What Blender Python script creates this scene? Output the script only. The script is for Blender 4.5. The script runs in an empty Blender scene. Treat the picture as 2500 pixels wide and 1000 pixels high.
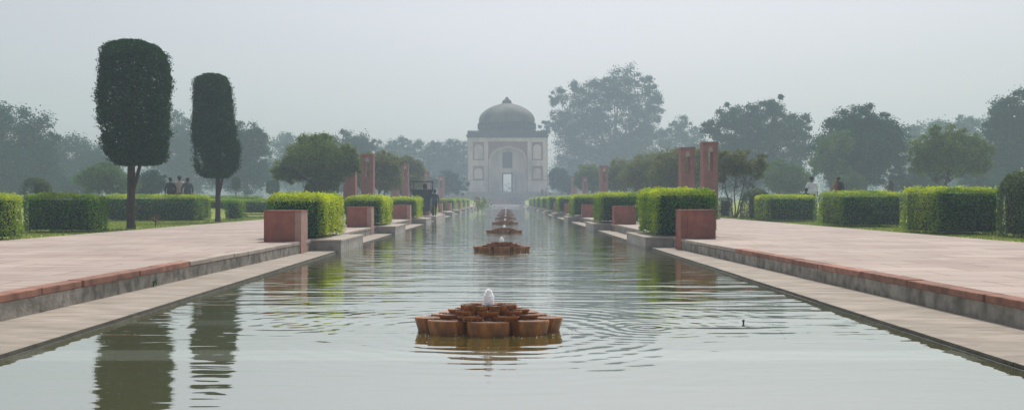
import bpy, math, random
import numpy as np
from mathutils import Vector, Matrix
from mathutils.geometry import tessellate_polygon

random.seed(7)
R = math.radians
sc = bpy.context.scene
COL = sc.collection
F, VX, VY, CZ = 2250.0, 1225.0, 488.0, 1.3      # lens in photo pixels, vanishing point, eye height


def X(px, Y): return (px - VX) * Y / F
def Z(py, Y): return CZ + (VY - py) * Y / F


# ------------------------------------------------------------------ helpers
def tag(o, label=None, cat=None, group=None, kind=None):
    if label: o['label'] = label
    if cat: o['category'] = cat
    if group: o['group'] = group
    if kind: o['kind'] = kind
    return o


def empty(name, loc=(0, 0, 0), rz=0.0):
    o = bpy.data.objects.new(name, None)
    o.empty_display_size = 0.2
    o.location = loc
    o.rotation_euler = (0, 0, rz)
    COL.objects.link(o)
    return o


def link(name, me, parent=None):
    o = bpy.data.objects.new(name, me)
    COL.objects.link(o)
    if parent is not None:
        o.parent = parent
    return o


def copy_tree(o, parent=None):
    c = o.copy()
    COL.objects.link(c)
    if parent is not None:
        c.parent = parent
    for ch in list(o.children):
        copy_tree(ch, c)
    return c


class MB:
    def __init__(s):
        s.v, s.f, s.m = [], [], []

    def add(s, vs, fs, m=0):
        b = len(s.v)
        s.v.extend([tuple(p) for p in vs])
        for f in fs:
            s.f.append(tuple(b + i for i in f))
            s.m.append(m)

    def box(s, x0, x1, y0, y1, z0, z1, m=0):
        vs = [(x, y, z) for z in (z0, z1) for y in (y0, y1) for x in (x0, x1)]
        s.add(vs, [(0, 2, 3, 1), (4, 5, 7, 6), (0, 1, 5, 4), (2, 6, 7, 3), (0, 4, 6, 2), (1, 3, 7, 5)], m)

    def hexa(s, bot, top, m=0):
        n = len(bot)
        fs = [tuple(range(n))[::-1], tuple(range(n, 2 * n))]
        for i in range(n):
            j = (i + 1) % n
            fs.append((i, j, n + j, n + i))
        s.add(list(bot) + list(top), fs, m)

    def tube(s, path, radii, n=8, m=0, cap=True):
        path = [Vector(p) for p in path]
        rings = []
        for i, p in enumerate(path):
            a = path[max(i - 1, 0)]
            b = path[min(i + 1, len(path) - 1)]
            t = (b - a).normalized()
            u = t.cross(Vector((0, 1, 0.13)))
            if u.length < 1e-4:
                u = t.cross(Vector((1, 0, 0)))
            u.normalize()
            w = t.cross(u)
            r = radii[i] if hasattr(radii, '__len__') else radii
            rings.append([p + u * (r * math.cos(2 * math.pi * k / n)) + w * (r * math.sin(2 * math.pi * k / n)) for k in range(n)])
        vs = [q for ring in rings for q in ring]
        fs = []
        for i in range(len(path) - 1):
            for k in range(n):
                k2 = (k + 1) % n
                fs.append((i * n + k, i * n + k2, (i + 1) * n + k2, (i + 1) * n + k))
        if cap:
            fs.append(tuple(range(n))[::-1])
            fs.append(tuple((len(path) - 1) * n + k for k in range(n)))
        s.add(vs, fs, m)

    def lathe(s, prof, n=32, m=0, cx=0, cy=0, fn=None):
        vs, fs = [], []
        for (r, z) in prof:
            for k in range(n):
                a = 2 * math.pi * k / n
                rr = r * (fn(a) if fn else 1)
                vs.append((cx + rr * math.cos(a), cy + rr * math.sin(a), z))
        for i in range(len(prof) - 1):
            for k in range(n):
                k2 = (k + 1) % n
                fs.append((i * n + k, i * n + k2, (i + 1) * n + k2, (i + 1) * n + k))
        fs.append(tuple(range(n))[::-1])
        fs.append(tuple((len(prof) - 1) * n + k for k in range(n)))
        s.add(vs, fs, m)

    def plate(s, outer, holes, y0, y1, m=0):
        """a slab in the XZ plane, from y0 (front) to y1, with holes"""
        loops = [outer] + holes
        flat = [p for l in loops for p in l]
        tris = tessellate_polygon([[Vector((p[0], p[1], 0)) for p in l] for l in loops])
        n = len(flat)
        vs = [(p[0], y0, p[1]) for p in flat] + [(p[0], y1, p[1]) for p in flat]
        fs = [tuple(t) for t in tris] + [tuple(n + i for i in reversed(t)) for t in tris]
        b = 0
        for l in loops:
            k = len(l)
            for i in range(k):
                j = (i + 1) % k
                fs.append((b + i, b + j, n + b + j, n + b + i))
            b += k
        s.add(vs, fs, m)

    def build(s, name, mats, parent=None, smooth=False, bevel=0.0):
        me = bpy.data.meshes.new(name)
        me.from_pydata(s.v, [], s.f)
        for mt in (mats if isinstance(mats, (list, tuple)) else [mats]):
            me.materials.append(mt)
        me.polygons.foreach_set('material_index', s.m)
        if smooth:
            me.polygons.foreach_set('use_smooth', [True] * len(s.f))
        me.update()
        import bmesh
        bm = bmesh.new(); bm.from_mesh(me)
        bmesh.ops.recalc_face_normals(bm, faces=bm.faces[:])
        bm.to_mesh(me); bm.free()
        o = link(name, me, parent)
        if bevel:
            bv = o.modifiers.new('bevel', 'BEVEL')
            bv.width = bevel; bv.segments = 2; bv.limit_method = 'ANGLE'
        return o


def rect(x0, x1, z0, z1): return [(x0, z0), (x1, z0), (x1, z1), (x0, z1)]


def arch(cx, w, z0, zs, za, n=10):
    pts = [(cx - w / 2, z0)]
    L = []
    for i in range(n + 1):
        t = i / n
        ax, az = -w / 2, zs
        bx, bz = -w / 2, zs + .8 * (za - zs)
        x = (1 - t) ** 2 * ax + 2 * t * (1 - t) * bx
        z = (1 - t) ** 2 * az + 2 * t * (1 - t) * bz + t * t * za
        L.append((cx + x, z))
    pts += L
    pts += [(2 * cx - x, z) for x, z in L[::-1][1:]]
    pts.append((cx + w / 2, z0))
    return pts[::-1]


# ------------------------------------------------------------------ materials
def mat(name):
    m = bpy.data.materials.new(name)
    m.use_nodes = True
    nt = m.node_tree
    nt.nodes.clear()
    out = nt.nodes.new('ShaderNodeOutputMaterial')
    return m, nt, out


def N(nt, typ, **kw):
    n = nt.nodes.new(typ)
    for k, v in kw.items():
        if k in n.inputs:
            n.inputs[k].default_value = v
        else:
            setattr(n, k, v)
    return n


def ramp(nt, stops):
    n = nt.nodes.new('ShaderNodeValToRGB')
    cr = n.color_ramp
    while len(cr.elements) < len(stops):
        cr.elements.new(0.5)
    for e, (p, c) in zip(cr.elements, stops):
        e.position = p
        e.color = (*c, 1) if len(c) == 3 else c
    return n


def surface(name, c1, c2, scale=3.0, rough=0.85, bump=0.0, stretch=(1, 1, 1), c3=None, grime=None, spec=0.3, island=0.0, detail=8):
    """mottled stone / concrete / metal; grime = (colour, scale, amount, stretch)"""
    m, nt, out = mat(name)
    b = N(nt, 'ShaderNodeBsdfPrincipled')
    b.inputs['Roughness'].default_value = rough
    b.inputs['Specular IOR Level'].default_value = spec
    tc = N(nt, 'ShaderNodeTexCoord')
    mp = N(nt, 'ShaderNodeMapping')
    mp.inputs['Scale'].default_value = stretch
    nt.links.new(tc.outputs['Object'], mp.inputs[0])
    nz = N(nt, 'ShaderNodeTexNoise')
    nz.inputs['Scale'].default_value = scale
    nz.inputs['Detail'].default_value = detail
    nz.inputs['Roughness'].default_value = 0.62
    nt.links.new(mp.outputs[0], nz.inputs[0])
    st = [(0.3, c1), (0.7, c2)] if c3 is None else [(0.28, c1), (0.5, c2), (0.72, c3)]
    rp = ramp(nt, st)
    nt.links.new(nz.outputs[0], rp.inputs[0])
    colour = rp.outputs[0]
    if island:
        g = N(nt, 'ShaderNodeNewGeometry')
        hs = N(nt, 'ShaderNodeHueSaturation')
        mr = N(nt, 'ShaderNodeMapRange')
        mr.inputs['To Min'].default_value = 1 - island
        mr.inputs['To Max'].default_value = 1 + island
        nt.links.new(g.outputs['Random Per Island'], mr.inputs[0])
        nt.links.new(mr.outputs[0], hs.inputs['Value'])
        nt.links.new(colour, hs.inputs['Color'])
        colour = hs.outputs[0]
    if grime:
        gc, gs, ga, gst = grime
        mp2 = N(nt, 'ShaderNodeMapping')
        mp2.inputs['Scale'].default_value = gst
        mp2.inputs['Location'].default_value = (3.1, 7.7, 1.3)
        nt.links.new(tc.outputs['Object'], mp2.inputs[0])
        n2 = N(nt, 'ShaderNodeTexNoise')
        n2.inputs['Scale'].default_value = gs
        n2.inputs['Detail'].default_value = 6
        nt.links.new(mp2.outputs[0], n2.inputs[0])
        r2 = ramp(nt, [(0.45, (0, 0, 0)), (0.68, (ga, ga, ga))])
        nt.links.new(n2.outputs[0], r2.inputs[0])
        mx = N(nt, 'ShaderNodeMixRGB')
        mx.inputs[2].default_value = (*gc, 1)
        nt.links.new(r2.outputs[0], mx.inputs[0])
        nt.links.new(colour, mx.inputs[1])
        colour = mx.outputs[0]
    nt.links.new(colour, b.inputs['Base Color'])
    if bump:
        n3 = N(nt, 'ShaderNodeTexNoise')
        n3.inputs['Scale'].default_value = scale * 6
        n3.inputs['Detail'].default_value = 5
        nt.links.new(mp.outputs[0], n3.inputs[0])
        bp = N(nt, 'ShaderNodeBump')
        bp.inputs['Strength'].default_value = 0.6
        bp.inputs['Distance'].default_value = bump
        nt.links.new(n3.outputs[0], bp.inputs['Height'])
        nt.links.new(bp.outputs[0], b.inputs['Normal'])
    nt.links.new(b.outputs[0], out.inputs[0])
    return m


def foliage(name, dark, light, young=None, trans=0.35, gloss=0.06):
    """leaves: colour varies leaf by leaf; 'young' = colour of fresh shoots and of painted sunlight, by a per-leaf attribute"""
    m, nt, out = mat(name)
    g = N(nt, 'ShaderNodeNewGeometry')
    rp = ramp(nt, [(0.0, dark), (1.0, light)])
    nt.links.new(g.outputs['Random Per Island'], rp.inputs[0])
    col = rp.outputs[0]
    if young:
        at = N(nt, 'ShaderNodeAttribute', attribute_name='young')
        mx = N(nt, 'ShaderNodeMixRGB')
        mx.inputs[2].default_value = (*young, 1)
        nt.links.new(at.outputs['Fac'], mx.inputs[0])
        nt.links.new(col, mx.inputs[1])
        col = mx.outputs[0]
    d = N(nt, 'ShaderNodeBsdfDiffuse')
    t = N(nt, 'ShaderNodeBsdfTranslucent')
    hs = N(nt, 'ShaderNodeHueSaturation')
    hs.inputs['Saturation'].default_value = 1.1
    hs.inputs['Value'].default_value = 1.25
    nt.links.new(col, d.inputs[0])
    nt.links.new(col, hs.inputs['Color'])
    nt.links.new(hs.outputs[0], t.inputs[0])
    ms = N(nt, 'ShaderNodeMixShader')
    ms.inputs[0].default_value = trans
    nt.links.new(d.outputs[0], ms.inputs[1])
    nt.links.new(t.outputs[0], ms.inputs[2])
    gl = N(nt, 'ShaderNodeBsdfGlossy')
    gl.inputs['Roughness'].default_value = 0.45
    gl.inputs['Color'].default_value = (.8, .85, .8, 1)
    m2 = N(nt, 'ShaderNodeMixShader')
    m2.inputs[0].default_value = gloss
    nt.links.new(ms.outputs[0], m2.inputs[1])
    nt.links.new(gl.outputs[0], m2.inputs[2])
    nt.links.new(m2.outputs[0], out.inputs[0])
    return m


def plain(name, c, rough=0.7, metal=0.0, spec=0.3):
    m = surface(name, tuple(v * .85 for v in c), tuple(min(1, v * 1.12) for v in c), scale=9, rough=rough, spec=spec)
    return m


M = {}
M['hedge'] = foliage('golden hedge leaves', (.006, .085, .018), (.035, .22, .03), (.57, .64, .05), .44, .02)
M['topiary'] = foliage('dark topiary leaves', (.008, .034, .015), (.038, .105, .03), None, .3, .01)
M['bush'] = foliage('dark bush leaves', (.018, .05, .018), (.05, .10, .028), (.16, .22, .04), .3)
M['olive'] = foliage('olive tree leaves', (.055, .10, .022), (.19, .25, .055), None, .47, .0)
M['brown'] = foliage('crepe myrtle leaves', (.075, .10, .03), (.23, .24, .075), None, .47, .0)
M['far'] = foliage('broad tree leaves', (.007, .040, .028), (.030, .096, .060), None, .4, .0)
M['fargold'] = foliage('yellowing tree leaves', (.035, .085, .025), (.13, .21, .05), None, .42, .0)
M['rust'] = foliage('dry rust leaves', (.11, .05, .022), (.2, .1, .04), None, .3, .02)
M['purple'] = foliage('purple leaves', (.05, .035, .045), (.11, .08, .085), None, .2, .03)
M['soil'] = surface('dark soil', (.05, .04, .03), (.11, .085, .06), 8, .95)
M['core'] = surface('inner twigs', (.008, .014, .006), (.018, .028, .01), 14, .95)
M['bark'] = surface('bark', (.035, .026, .02), (.10, .075, .058), 6, .95, .02, (4, 4, 1))
M['greybark'] = surface('grey bark', (.05, .045, .04), (.13, .115, .1), 5, .95, .02, (4, 4, 1))
M['redstone'] = surface('red sandstone wall', (.27, .095, .065), (.39, .15, .105), 5, .85, .004, (1, 1, 1), grime=((.13, .07, .055), 2.2, .55, (1, 1, .45)))
M['pillarstone'] = surface('pillar sandstone', (.25, .105, .082), (.36, .165, .13), 4, .85, .004, (1, 1, 1), grime=((.2, .1, .08), 1.5, .45, (1, 1, .4)))
M['pinkstone'] = surface('worn sandstone facing', (.36, .21, .165), (.47, .29, .235), 6, .85, .004)
M['coping'] = surface('red coping stone', (.25, .115, .075), (.37, .19, .135), 3, .85, .01, (1, 1, 1), island=.22, grime=((.09, .055, .04), 5, .6, (1, 1, 1)))
M['greycoping'] = surface('grey coping stone', (.30, .26, .22), (.44, .38, .32), 3, .85, .008, island=.12)
M['kerb'] = surface('stained concrete kerb', (.20, .19, .16), (.40, .37, .32), 3, .92, .02, (1, 1, 1), grime=((.075, .072, .055), 7, .7, (.8, .8, .6)))
M['plinth'] = surface('pale plinth stone', (.24, .225, .195), (.37, .345, .30), 5, .85, .006, grime=((.12, .12, .1), 4, .5, (1, 1, .5)))
M['moss'] = surface('mossy wet stone', (.035, .035, .022), (.11, .105, .075), 9, .6, .015)
M['plaster'] = surface('weathered plaster', (.64, .52, .445), (.80, .68, .60), .5, .9, .0, (1, 1, .5), grime=((.22, .19, .175), .5, .6, (1, 1, .35)))
M['tombred'] = surface('faded red stone', (.24, .115, .095), (.32, .165, .14), .8, .9)
M['tombdark'] = surface('blackened roof stone', (.04, .04, .036), (.10, .095, .085), .6, .9, grime=((.035, .037, .035), .8, .7, (1, 1, .4)))
M['dome'] = surface('weathered dome plaster', (.07, .075, .07), (.24, .215, .175), .3, .9, stretch=(1, 1, .8), grime=((.05, .056, .052), .35, .75, (1, 1, .6)))
M['frame'] = surface('dark door frame stone', (.02, .022, .022), (.05, .05, .048), 2, .9)
M['jali'] = surface('stone lattice', (.06, .06, .06), (.14, .135, .13), 6, .9)
M['petal'] = surface('wet algae stained sandstone', (.14, .042, .006), (.42, .15, .024), 9, .5, .006, (1, 1, .4), spec=.4, island=.12, grime=((.075, .055, .018), 7, .6, (1, 1, .3)))
M['wettop'] = surface('wet petal top', (.13, .06, .035), (.26, .15, .10), 40, .45, .004, spec=.25)
M['metal'] = plain('dark green painted metal', (.014, .026, .03), .45)
M['rubber'] = plain('tyre rubber', (.02, .02, .022), .8)
M['steel'] = plain('grey steel', (.16, .15, .15), .4)
M['yellow'] = plain('mustard sack', (.45, .27, .06))
M['skin'] = plain('brown skin', (.23, .125, .08), .6)
M['hair'] = plain('black hair', (.012, .011, .011), .5)


def cloth(name, c): return plain(name, c, .9)


def pavement_mat():
    m, nt, out = mat('pink sandstone paving')
    b = N(nt, 'ShaderNodeBsdfPrincipled')
    b.inputs['Roughness'].default_value = .8
    b.inputs['Specular IOR Level'].default_value = .25
    tc = N(nt, 'ShaderNodeTexCoord')
    br = N(nt, 'ShaderNodeTexBrick')
    br.inputs['Scale'].default_value = 1
    br.inputs['Brick Width'].default_value = 1.3
    br.inputs['Row Height'].default_value = .75
    br.inputs['Mortar Size'].default_value = .022
    br.inputs['Mortar Smooth'].default_value = .4
    br.inputs['Color1'].default_value = (.345, .283, .243, 1)
    br.inputs['Color2'].default_value = (.42, .347, .30, 1)
    br.inputs['Mortar'].default_value = (.24, .18, .15, 1)
    nt.links.new(tc.outputs['Object'], br.inputs[0])
    nz = N(nt, 'ShaderNodeTexNoise')
    nz.inputs['Scale'].default_value = .6
    nz.inputs['Detail'].default_value = 9
    nz.inputs['Roughness'].default_value = .65
    nt.links.new(tc.outputs['Object'], nz.inputs[0])
    rp = ramp(nt, [(.3, (.80, .77, .75)), (.55, (1, 1, 1)), (.75, (1.08, 1.06, 1.03))])
    nt.links.new(nz.outputs[0], rp.inputs[0])
    mx = N(nt, 'ShaderNodeMixRGB', blend_type='MULTIPLY')
    mx.inputs[0].default_value = 1
    nt.links.new(br.outputs[0], mx.inputs[1])
    nt.links.new(rp.outputs[0], mx.inputs[2])
    # dark worn joints and cracks, in patches
    n2 = N(nt, 'ShaderNodeTexNoise')
    n2.inputs['Scale'].default_value = 1.2
    n2.inputs['Detail'].default_value = 7
    mp = N(nt, 'ShaderNodeMapping')
    mp.inputs['Scale'].default_value = (.45, 5.0, 1)
    nt.links.new(tc.outputs['Object'], mp.inputs[0])
    nt.links.new(mp.outputs[0], n2.inputs[0])
    r2 = ramp(nt, [(.57, (0, 0, 0)), (.70, (.6, .6, .6))])
    nt.links.new(n2.outputs[0], r2.inputs[0])
    m3 = N(nt, 'ShaderNodeMixRGB')
    m3.inputs[2].default_value = (.19, .145, .125, 1)
    nt.links.new(r2.outputs[0], m3.inputs[0])
    nt.links.new(mx.outputs[0], m3.inputs[1])
    nt.links.new(m3.outputs[0], b.inputs['Base Color'])
    bp = N(nt, 'ShaderNodeBump')
    bp.inputs['Distance'].default_value = .01
    bp.inputs['Strength'].default_value = .5
    nt.links.new(nz.outputs[0], bp.inputs['Height'])
    nt.links.new(bp.outputs[0], b.inputs['Normal'])
    nt.links.new(b.outputs[0], out.inputs[0])
    return m


M['paving'] = pavement_mat()
M['walkway'] = surface('silty ledge stone', (.215, .185, .15), (.41, .355, .295), 2.6, .88, .008, (.7, 2.2, 1), grime=((.20, .18, .14), 1.3, .55, (.6, 2.5, 1)))
M['lawn'] = surface('mown lawn', (.13, .17, .03), (.25, .29, .06), 1.5, .95, .01, c3=(.19, .23, .045))
M['gravel'] = surface('terrace gravel', (.30, .22, .19), (.42, .33, .28), 1.2, .95)

FOUNT = [(-.13, 9.2), (.0, 23.6), (.1, 37.0), (.18, 50.2), (.26, 63.6), (.33, 77.0), (.4, 90.4), (.47, 103.8), (.54, 117.2)]


def water_mat():
    m, nt, out = mat('rippled pool water')
    tc = N(nt, 'ShaderNodeTexCoord')
    sep = N(nt, 'ShaderNodeSeparateXYZ')
    nt.links.new(tc.outputs['Object'], sep.inputs[0])

    def math_(op, a, b=None, c=None):
        n = N(nt, 'ShaderNodeMath', operation=op)
        for i, v in enumerate((a, b, c)):
            if v is None: continue
            if isinstance(v, (int, float)): n.inputs[i].default_value = v
            else: nt.links.new(v, n.inputs[i])
        return n.outputs[0]

    def noise(scale, mul, detail=2.0, dist=0.0, loc=(0, 0, 0)):
        mp = N(nt, 'ShaderNodeMapping')
        mp.inputs['Scale'].default_value = scale
        mp.inputs['Location'].default_value = loc
        nt.links.new(tc.outputs['Object'], mp.inputs[0])
        n = N(nt, 'ShaderNodeTexNoise')
        n.inputs['Scale'].default_value = 1
        n.inputs['Detail'].default_value = detail
        n.inputs['Distortion'].default_value = dist
        nt.links.new(mp.outputs[0], n.inputs[0])
        return math_('MULTIPLY', n.outputs[0], mul)

    # how ruffled the surface is: calm close in, ruffled from the first fountain on, in patches
    mr = N(nt, 'ShaderNodeMapRange')
    mr.inputs['From Min'].default_value = 7.2
    mr.inputs['From Max'].default_value = 13.5
    mr.inputs['To Min'].default_value = .22
    mr.inputs['To Max'].default_value = 1
    nt.links.new(sep.outputs[1], mr.inputs[0])
    mr2 = N(nt, 'ShaderNodeMapRange')
    mr2.inputs['From Min'].default_value = 30
    mr2.inputs['From Max'].default_value = 110
    mr2.inputs['To Min'].default_value = 1
    mr2.inputs['To Max'].default_value = 2.2
    nt.links.new(sep.outputs[1], mr2.inputs[0])
    ruff = math_('MULTIPLY', mr.outputs[0], mr2.outputs[0])
    h = math_('MULTIPLY', noise((.42, 1.8, 1), .019, 1.0, .4), ruff)
    h = math_('ADD', h, math_('MULTIPLY', noise((1.0, 4.8, 1), .0085, 1.5, .3, (5, 2, 0)), ruff))
    h = math_('ADD', h, noise((.55, 1.5, 1), .0030, 1.0, .2, (1, 9, 0)))
    h = math_('ADD', h, noise((1.6, 5.5, 1), .0034, 1.0, .3, (4, 1, 0)))
    # rings spreading from the fountains
    for (cx, cy, lam, amp, reach) in ((-.13, 9.2, .23, .0016, 2.3), (1.5, 9.4, .17, .0011, .8), (-2.2, 9.6, .2, .0009, .9), (0, 23.6, .3, .001, 3.0), (.1, 37, .35, .0012, 4)):
        cb = N(nt, 'ShaderNodeVectorMath', operation='DISTANCE')
        cb.inputs[1].default_value = (cx, cy, 0)
        nt.links.new(tc.outputs['Object'], cb.inputs[0])
        d = cb.outputs['Value']
        wob = noise((1.1, 1.1, 1), .35, 2, 0, (cx, cy, 3))
        s = math_('SINE', math_('MULTIPLY', math_('ADD', d, wob), 2 * math.pi / lam))
        fall = math_('POWER', 2.718, math_('MULTIPLY', math_('DIVIDE', d, reach), math_('MULTIPLY', math_('DIVIDE', d, reach), -1.0)))
        h = math_('ADD', h, math_('MULTIPLY', math_('MULTIPLY', s, fall), amp))
    bp = N(nt, 'ShaderNodeBump')
    bp.inputs['Distance'].default_value = 1.0
    bp.inputs['Strength'].default_value = 1.0
    nt.links.new(h, bp.inputs['Height'])
    dif = N(nt, 'ShaderNodeBsdfDiffuse')
    dif.inputs[0].default_value = (.11, .10, .02, 1)
    gl = N(nt, 'ShaderNodeBsdfGlossy')
    gl.inputs['Roughness'].default_value = .02
    gl.inputs['Color'].default_value = (.93, .95, .94, 1)
    # two pale sills lie just under the surface, right across the pool
    def band(y0, y1):
        a = N(nt, 'ShaderNodeMapRange', interpolation_type='SMOOTHSTEP')
        a.inputs['From Min'].default_value = y0 - .05; a.inputs['From Max'].default_value = y0 + .05
        b = N(nt, 'ShaderNodeMapRange', interpolation_type='SMOOTHSTEP')
        b.inputs['From Min'].default_value = y1 + .04; b.inputs['From Max'].default_value = y1 - .04
        nt.links.new(sep.outputs[1], a.inputs[0]); nt.links.new(sep.outputs[1], b.inputs[0])
        return math_('MULTIPLY', a.outputs[0], b.outputs[0])
    bm = N(nt, 'ShaderNodeMixRGB')
    bm.inputs[1].default_value = dif.inputs[0].default_value
    bm.inputs[2].default_value = (.23, .235, .15, 1)
    nt.links.new(math_('MAXIMUM', band(7.48, 8.0), math_('MULTIPLY', band(9.55, 10.0), .6)), bm.inputs[0])
    nt.links.new(bm.outputs[0], dif.inputs[0])
    nt.links.new(bp.outputs[0], gl.inputs['Normal'])
    fr = N(nt, 'ShaderNodeFresnel')
    fr.inputs['IOR'].default_value = 1.36
    nt.links.new(bp.outputs[0], fr.inputs['Normal'])
    ms = N(nt, 'ShaderNodeMixShader')
    fac = N(nt, 'ShaderNodeMapRange')
    fac.inputs['To Min'].default_value = .60
    nt.links.new(fr.outputs[0], fac.inputs[0])
    nt.links.new(fac.outputs[0], ms.inputs[0])
    nt.links.new(dif.outputs[0], ms.inputs[1])
    nt.links.new(gl.outputs[0], ms.inputs[2])
    nt.links.new(ms.outputs[0], out.inputs[0])
    return m


M['water'] = water_mat()


def froth_mat():
    m, nt, out = mat('frothing water')
    b = N(nt, 'ShaderNodeBsdfPrincipled')
    b.inputs['Base Color'].default_value = (.93, .94, .95, 1)
    b.inputs['Roughness'].default_value = .35
    t = N(nt, 'ShaderNodeBsdfTranslucent')
    t.inputs[0].default_value = (.97, .98, 1, 1)
    ms = N(nt, 'ShaderNodeMixShader')
    ms.inputs[0].default_value = .6
    nt.links.new(b.outputs[0], ms.inputs[1])
    nt.links.new(t.outputs[0], ms.inputs[2])
    nt.links.new(ms.outputs[0], out.inputs[0])
    return m


M['froth'] = froth_mat()


# ------------------------------------------------------------------ leaves
def leaf_arrays(P, Nn, size, rng, spread=.9, asp=.55):
    n = len(P)
    nn = Nn + rng.normal(0, spread, (n, 3))
    nn /= np.linalg.norm(nn, axis=1, keepdims=True) + 1e-9
    t = np.cross(nn, rng.normal(0, 1, (n, 3)))
    t /= np.linalg.norm(t, axis=1, keepdims=True) + 1e-9
    b = np.cross(nn, t)
    L = (size * rng.uniform(.7, 1.3, n))[:, None]
    W = L * asp
    v = np.empty((n, 4, 3))
    v[:, 0] = P - t * L * .5
    v[:, 1] = P + b * W * .5 + nn * L * .12
    v[:, 2] = P + t * L * .5
    v[:, 3] = P - b * W * .5 + nn * L * .12
    return v.reshape(-1, 3)


def leaf_mesh(name, verts, mats, young=None, extra=None):
    """verts: 4 per leaf; extra: MB with solid geometry appended (its material is slot 1)"""
    nl = len(verts) // 4
    ev = np.array(extra.v, float).reshape(-1, 3) if extra and extra.v else np.zeros((0, 3))
    allv = np.vstack([verts, ev])
    loops = list(np.arange(nl * 4))
    starts = list(np.arange(0, nl * 4, 4))
    mi = [0] * nl
    if extra and extra.v:
        b = nl * 4
        for f in extra.f:
            starts.append(len(loops))
            loops.extend(b + i for i in f)
            mi.append(1)
    me = bpy.data.meshes.new(name)
    me.vertices.add(len(allv))
    me.vertices.foreach_set('co', allv.astype(np.float32).ravel())
    me.loops.add(len(loops))
    me.loops.foreach_set('vertex_index', np.array(loops, np.int32))
    me.polygons.add(len(starts))
    me.polygons.foreach_set('loop_start', np.array(starts, np.int32))
    for mt in mats:
        me.materials.append(mt)
    me.polygons.foreach_set('material_index', np.array(mi, np.int32))
    if young is not None:
        a = me.attributes.new('young', 'FLOAT', 'POINT')
        full = np.zeros(len(allv), np.float32)
        full[:nl * 4] = np.repeat(young, 4)
        a.data.foreach_set('value', full)
    me.update(calc_edges=True)
    me.validate()
    return me


def lumps(P, rng, freq, n=5):
    out = np.zeros(len(P))
    for _ in range(n):
        k = rng.normal(0, freq, 3)
        out += np.sin(P @ k + rng.uniform(0, 6.28))
    return out / n


def hedge_mesh(name, w, d, h, leaf=.05, dens=900, rnd=.10, seed=1, amp=.035, young_top=.85, young_side=.12, young_x=0.0, material='hedge', dome=0.0):
    """clipped block, centred on x and y, from z=0; young_x: extra fresh growth and painted sunlight on the +x (>0) or -x (<0) side"""
    rng = np.random.default_rng(seed)
    hx, hy = w / 2, d / 2
    A = np.array([w * d, d * h, d * h, w * h, w * h])
    n = int(A.sum() * dens)
    fc = rng.choice(5, n, p=A / A.sum())
    P = np.stack([rng.uniform(-hx, hx, n), rng.uniform(-hy, hy, n), rng.uniform(.02, h, n)], 1)
    P[fc == 0, 2] = h
    P[fc == 1, 0] = hx; P[fc == 2, 0] = -hx
    P[fc == 3, 1] = hy; P[fc == 4, 1] = -hy
    Q = P.copy()
    Q[:, 0] = np.clip(P[:, 0], -hx + rnd, hx - rnd)
    Q[:, 1] = np.clip(P[:, 1], -hy + rnd, hy - rnd)
    Q[:, 2] = np.minimum(P[:, 2], h - rnd)
    D = P - Q
    l = np.linalg.norm(D, axis=1, keepdims=True) + 1e-9
    Nn = D / l
    bulge = lumps(P, rng, 3.5) * amp * 1.6 + lumps(P, rng, 14) * amp * .6
    dep = np.where(rng.random(n) < .5, rng.uniform(-.01, .03, n), rng.uniform(-.09, 0, n))
    sprig = rng.random(n) < .03
    dep = np.where(sprig, rng.uniform(.02, .09, n), dep)
    P = Q + Nn * (rnd + bulge + dep)[:, None]
    if dome:
        P[:, 2] -= dome * ((P[:, 0] / hx) ** 2 + (P[:, 1] / hy) ** 2) * np.clip(P[:, 2] / h, 0, 1)
    low = np.clip(P[:, 2] / .18, 0, 1)
    keep = (rng.random(n) < .35 + .65 * low) & (P[:, 2] > .03 + .05 * (lumps(P, rng, 5) > .1))
    P, Nn, sprig = P[keep], Nn[keep], sprig[keep]
    zt = np.clip((P[:, 2] - (h - .24)) / .20, 0, 1)
    ystrength = zt * young_top + young_side  # yellow shoots on top, with sunlit brightness painted into the same colour
    if young_x:
        ystrength = ystrength + np.clip(np.sign(young_x) * Nn[:, 0], 0, 1) * abs(young_x)  # grazing sun on one side, put into the leaf colour
    patch = np.clip(.75 + .6 * lumps(P, rng, 3.0), .15, 1.3)
    y = np.clip(ystrength * patch * rng.uniform(.3, 1.25, len(P)), 0, 1)
    y[sprig] = np.clip(y[sprig] + .25, 0, 1)
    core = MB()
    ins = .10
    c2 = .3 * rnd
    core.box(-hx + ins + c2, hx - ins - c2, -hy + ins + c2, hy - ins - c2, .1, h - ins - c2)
    v = leaf_arrays(P, Nn, leaf, rng, .75, .6)
    return leaf_mesh(name, v, [M[material], M['core']], y.astype(np.float32), core)


def add_stems(e, w, d, seed, n=4):
    rng = random.Random(seed)
    for i in range(n):
        x = -w / 2 + .2 + (w - .4) * i / (n - 1) + rng.uniform(-.06, .06)
        y = -d / 2 + .2 + rng.uniform(0, .15)
        mb = MB()
        mb.tube([(x, y, -.02), (x + rng.uniform(-.03, .03), y, .15), (x + rng.uniform(-.06, .06), y + .03, .3)], [.024, .02, .014], 6)
        mb.build('stem', M['bark'], e)


def soil_mesh(w, d):
    mb = MB()
    mb.box(-w / 2 + .12, w / 2 - .12, -d / 2 + .12, d / 2 - .12, -.03, .02)
    return mb


def make_hedge(kind, loc, w, d, h, seed, label, group=None, cat='hedge', rz=0.0, **kw):
    e = empty(kind, loc, rz)
    tag(e, label, cat, group)
    link('foliage', hedge_mesh('foliage', w, d, h, seed=seed, **kw), e)
    soil_mesh(w, d).build('soil_bed', M['soil'], e)
    if w > 1.2 and loc[1] < 50:
        add_stems(e, w, d, seed)
    return e


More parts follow.
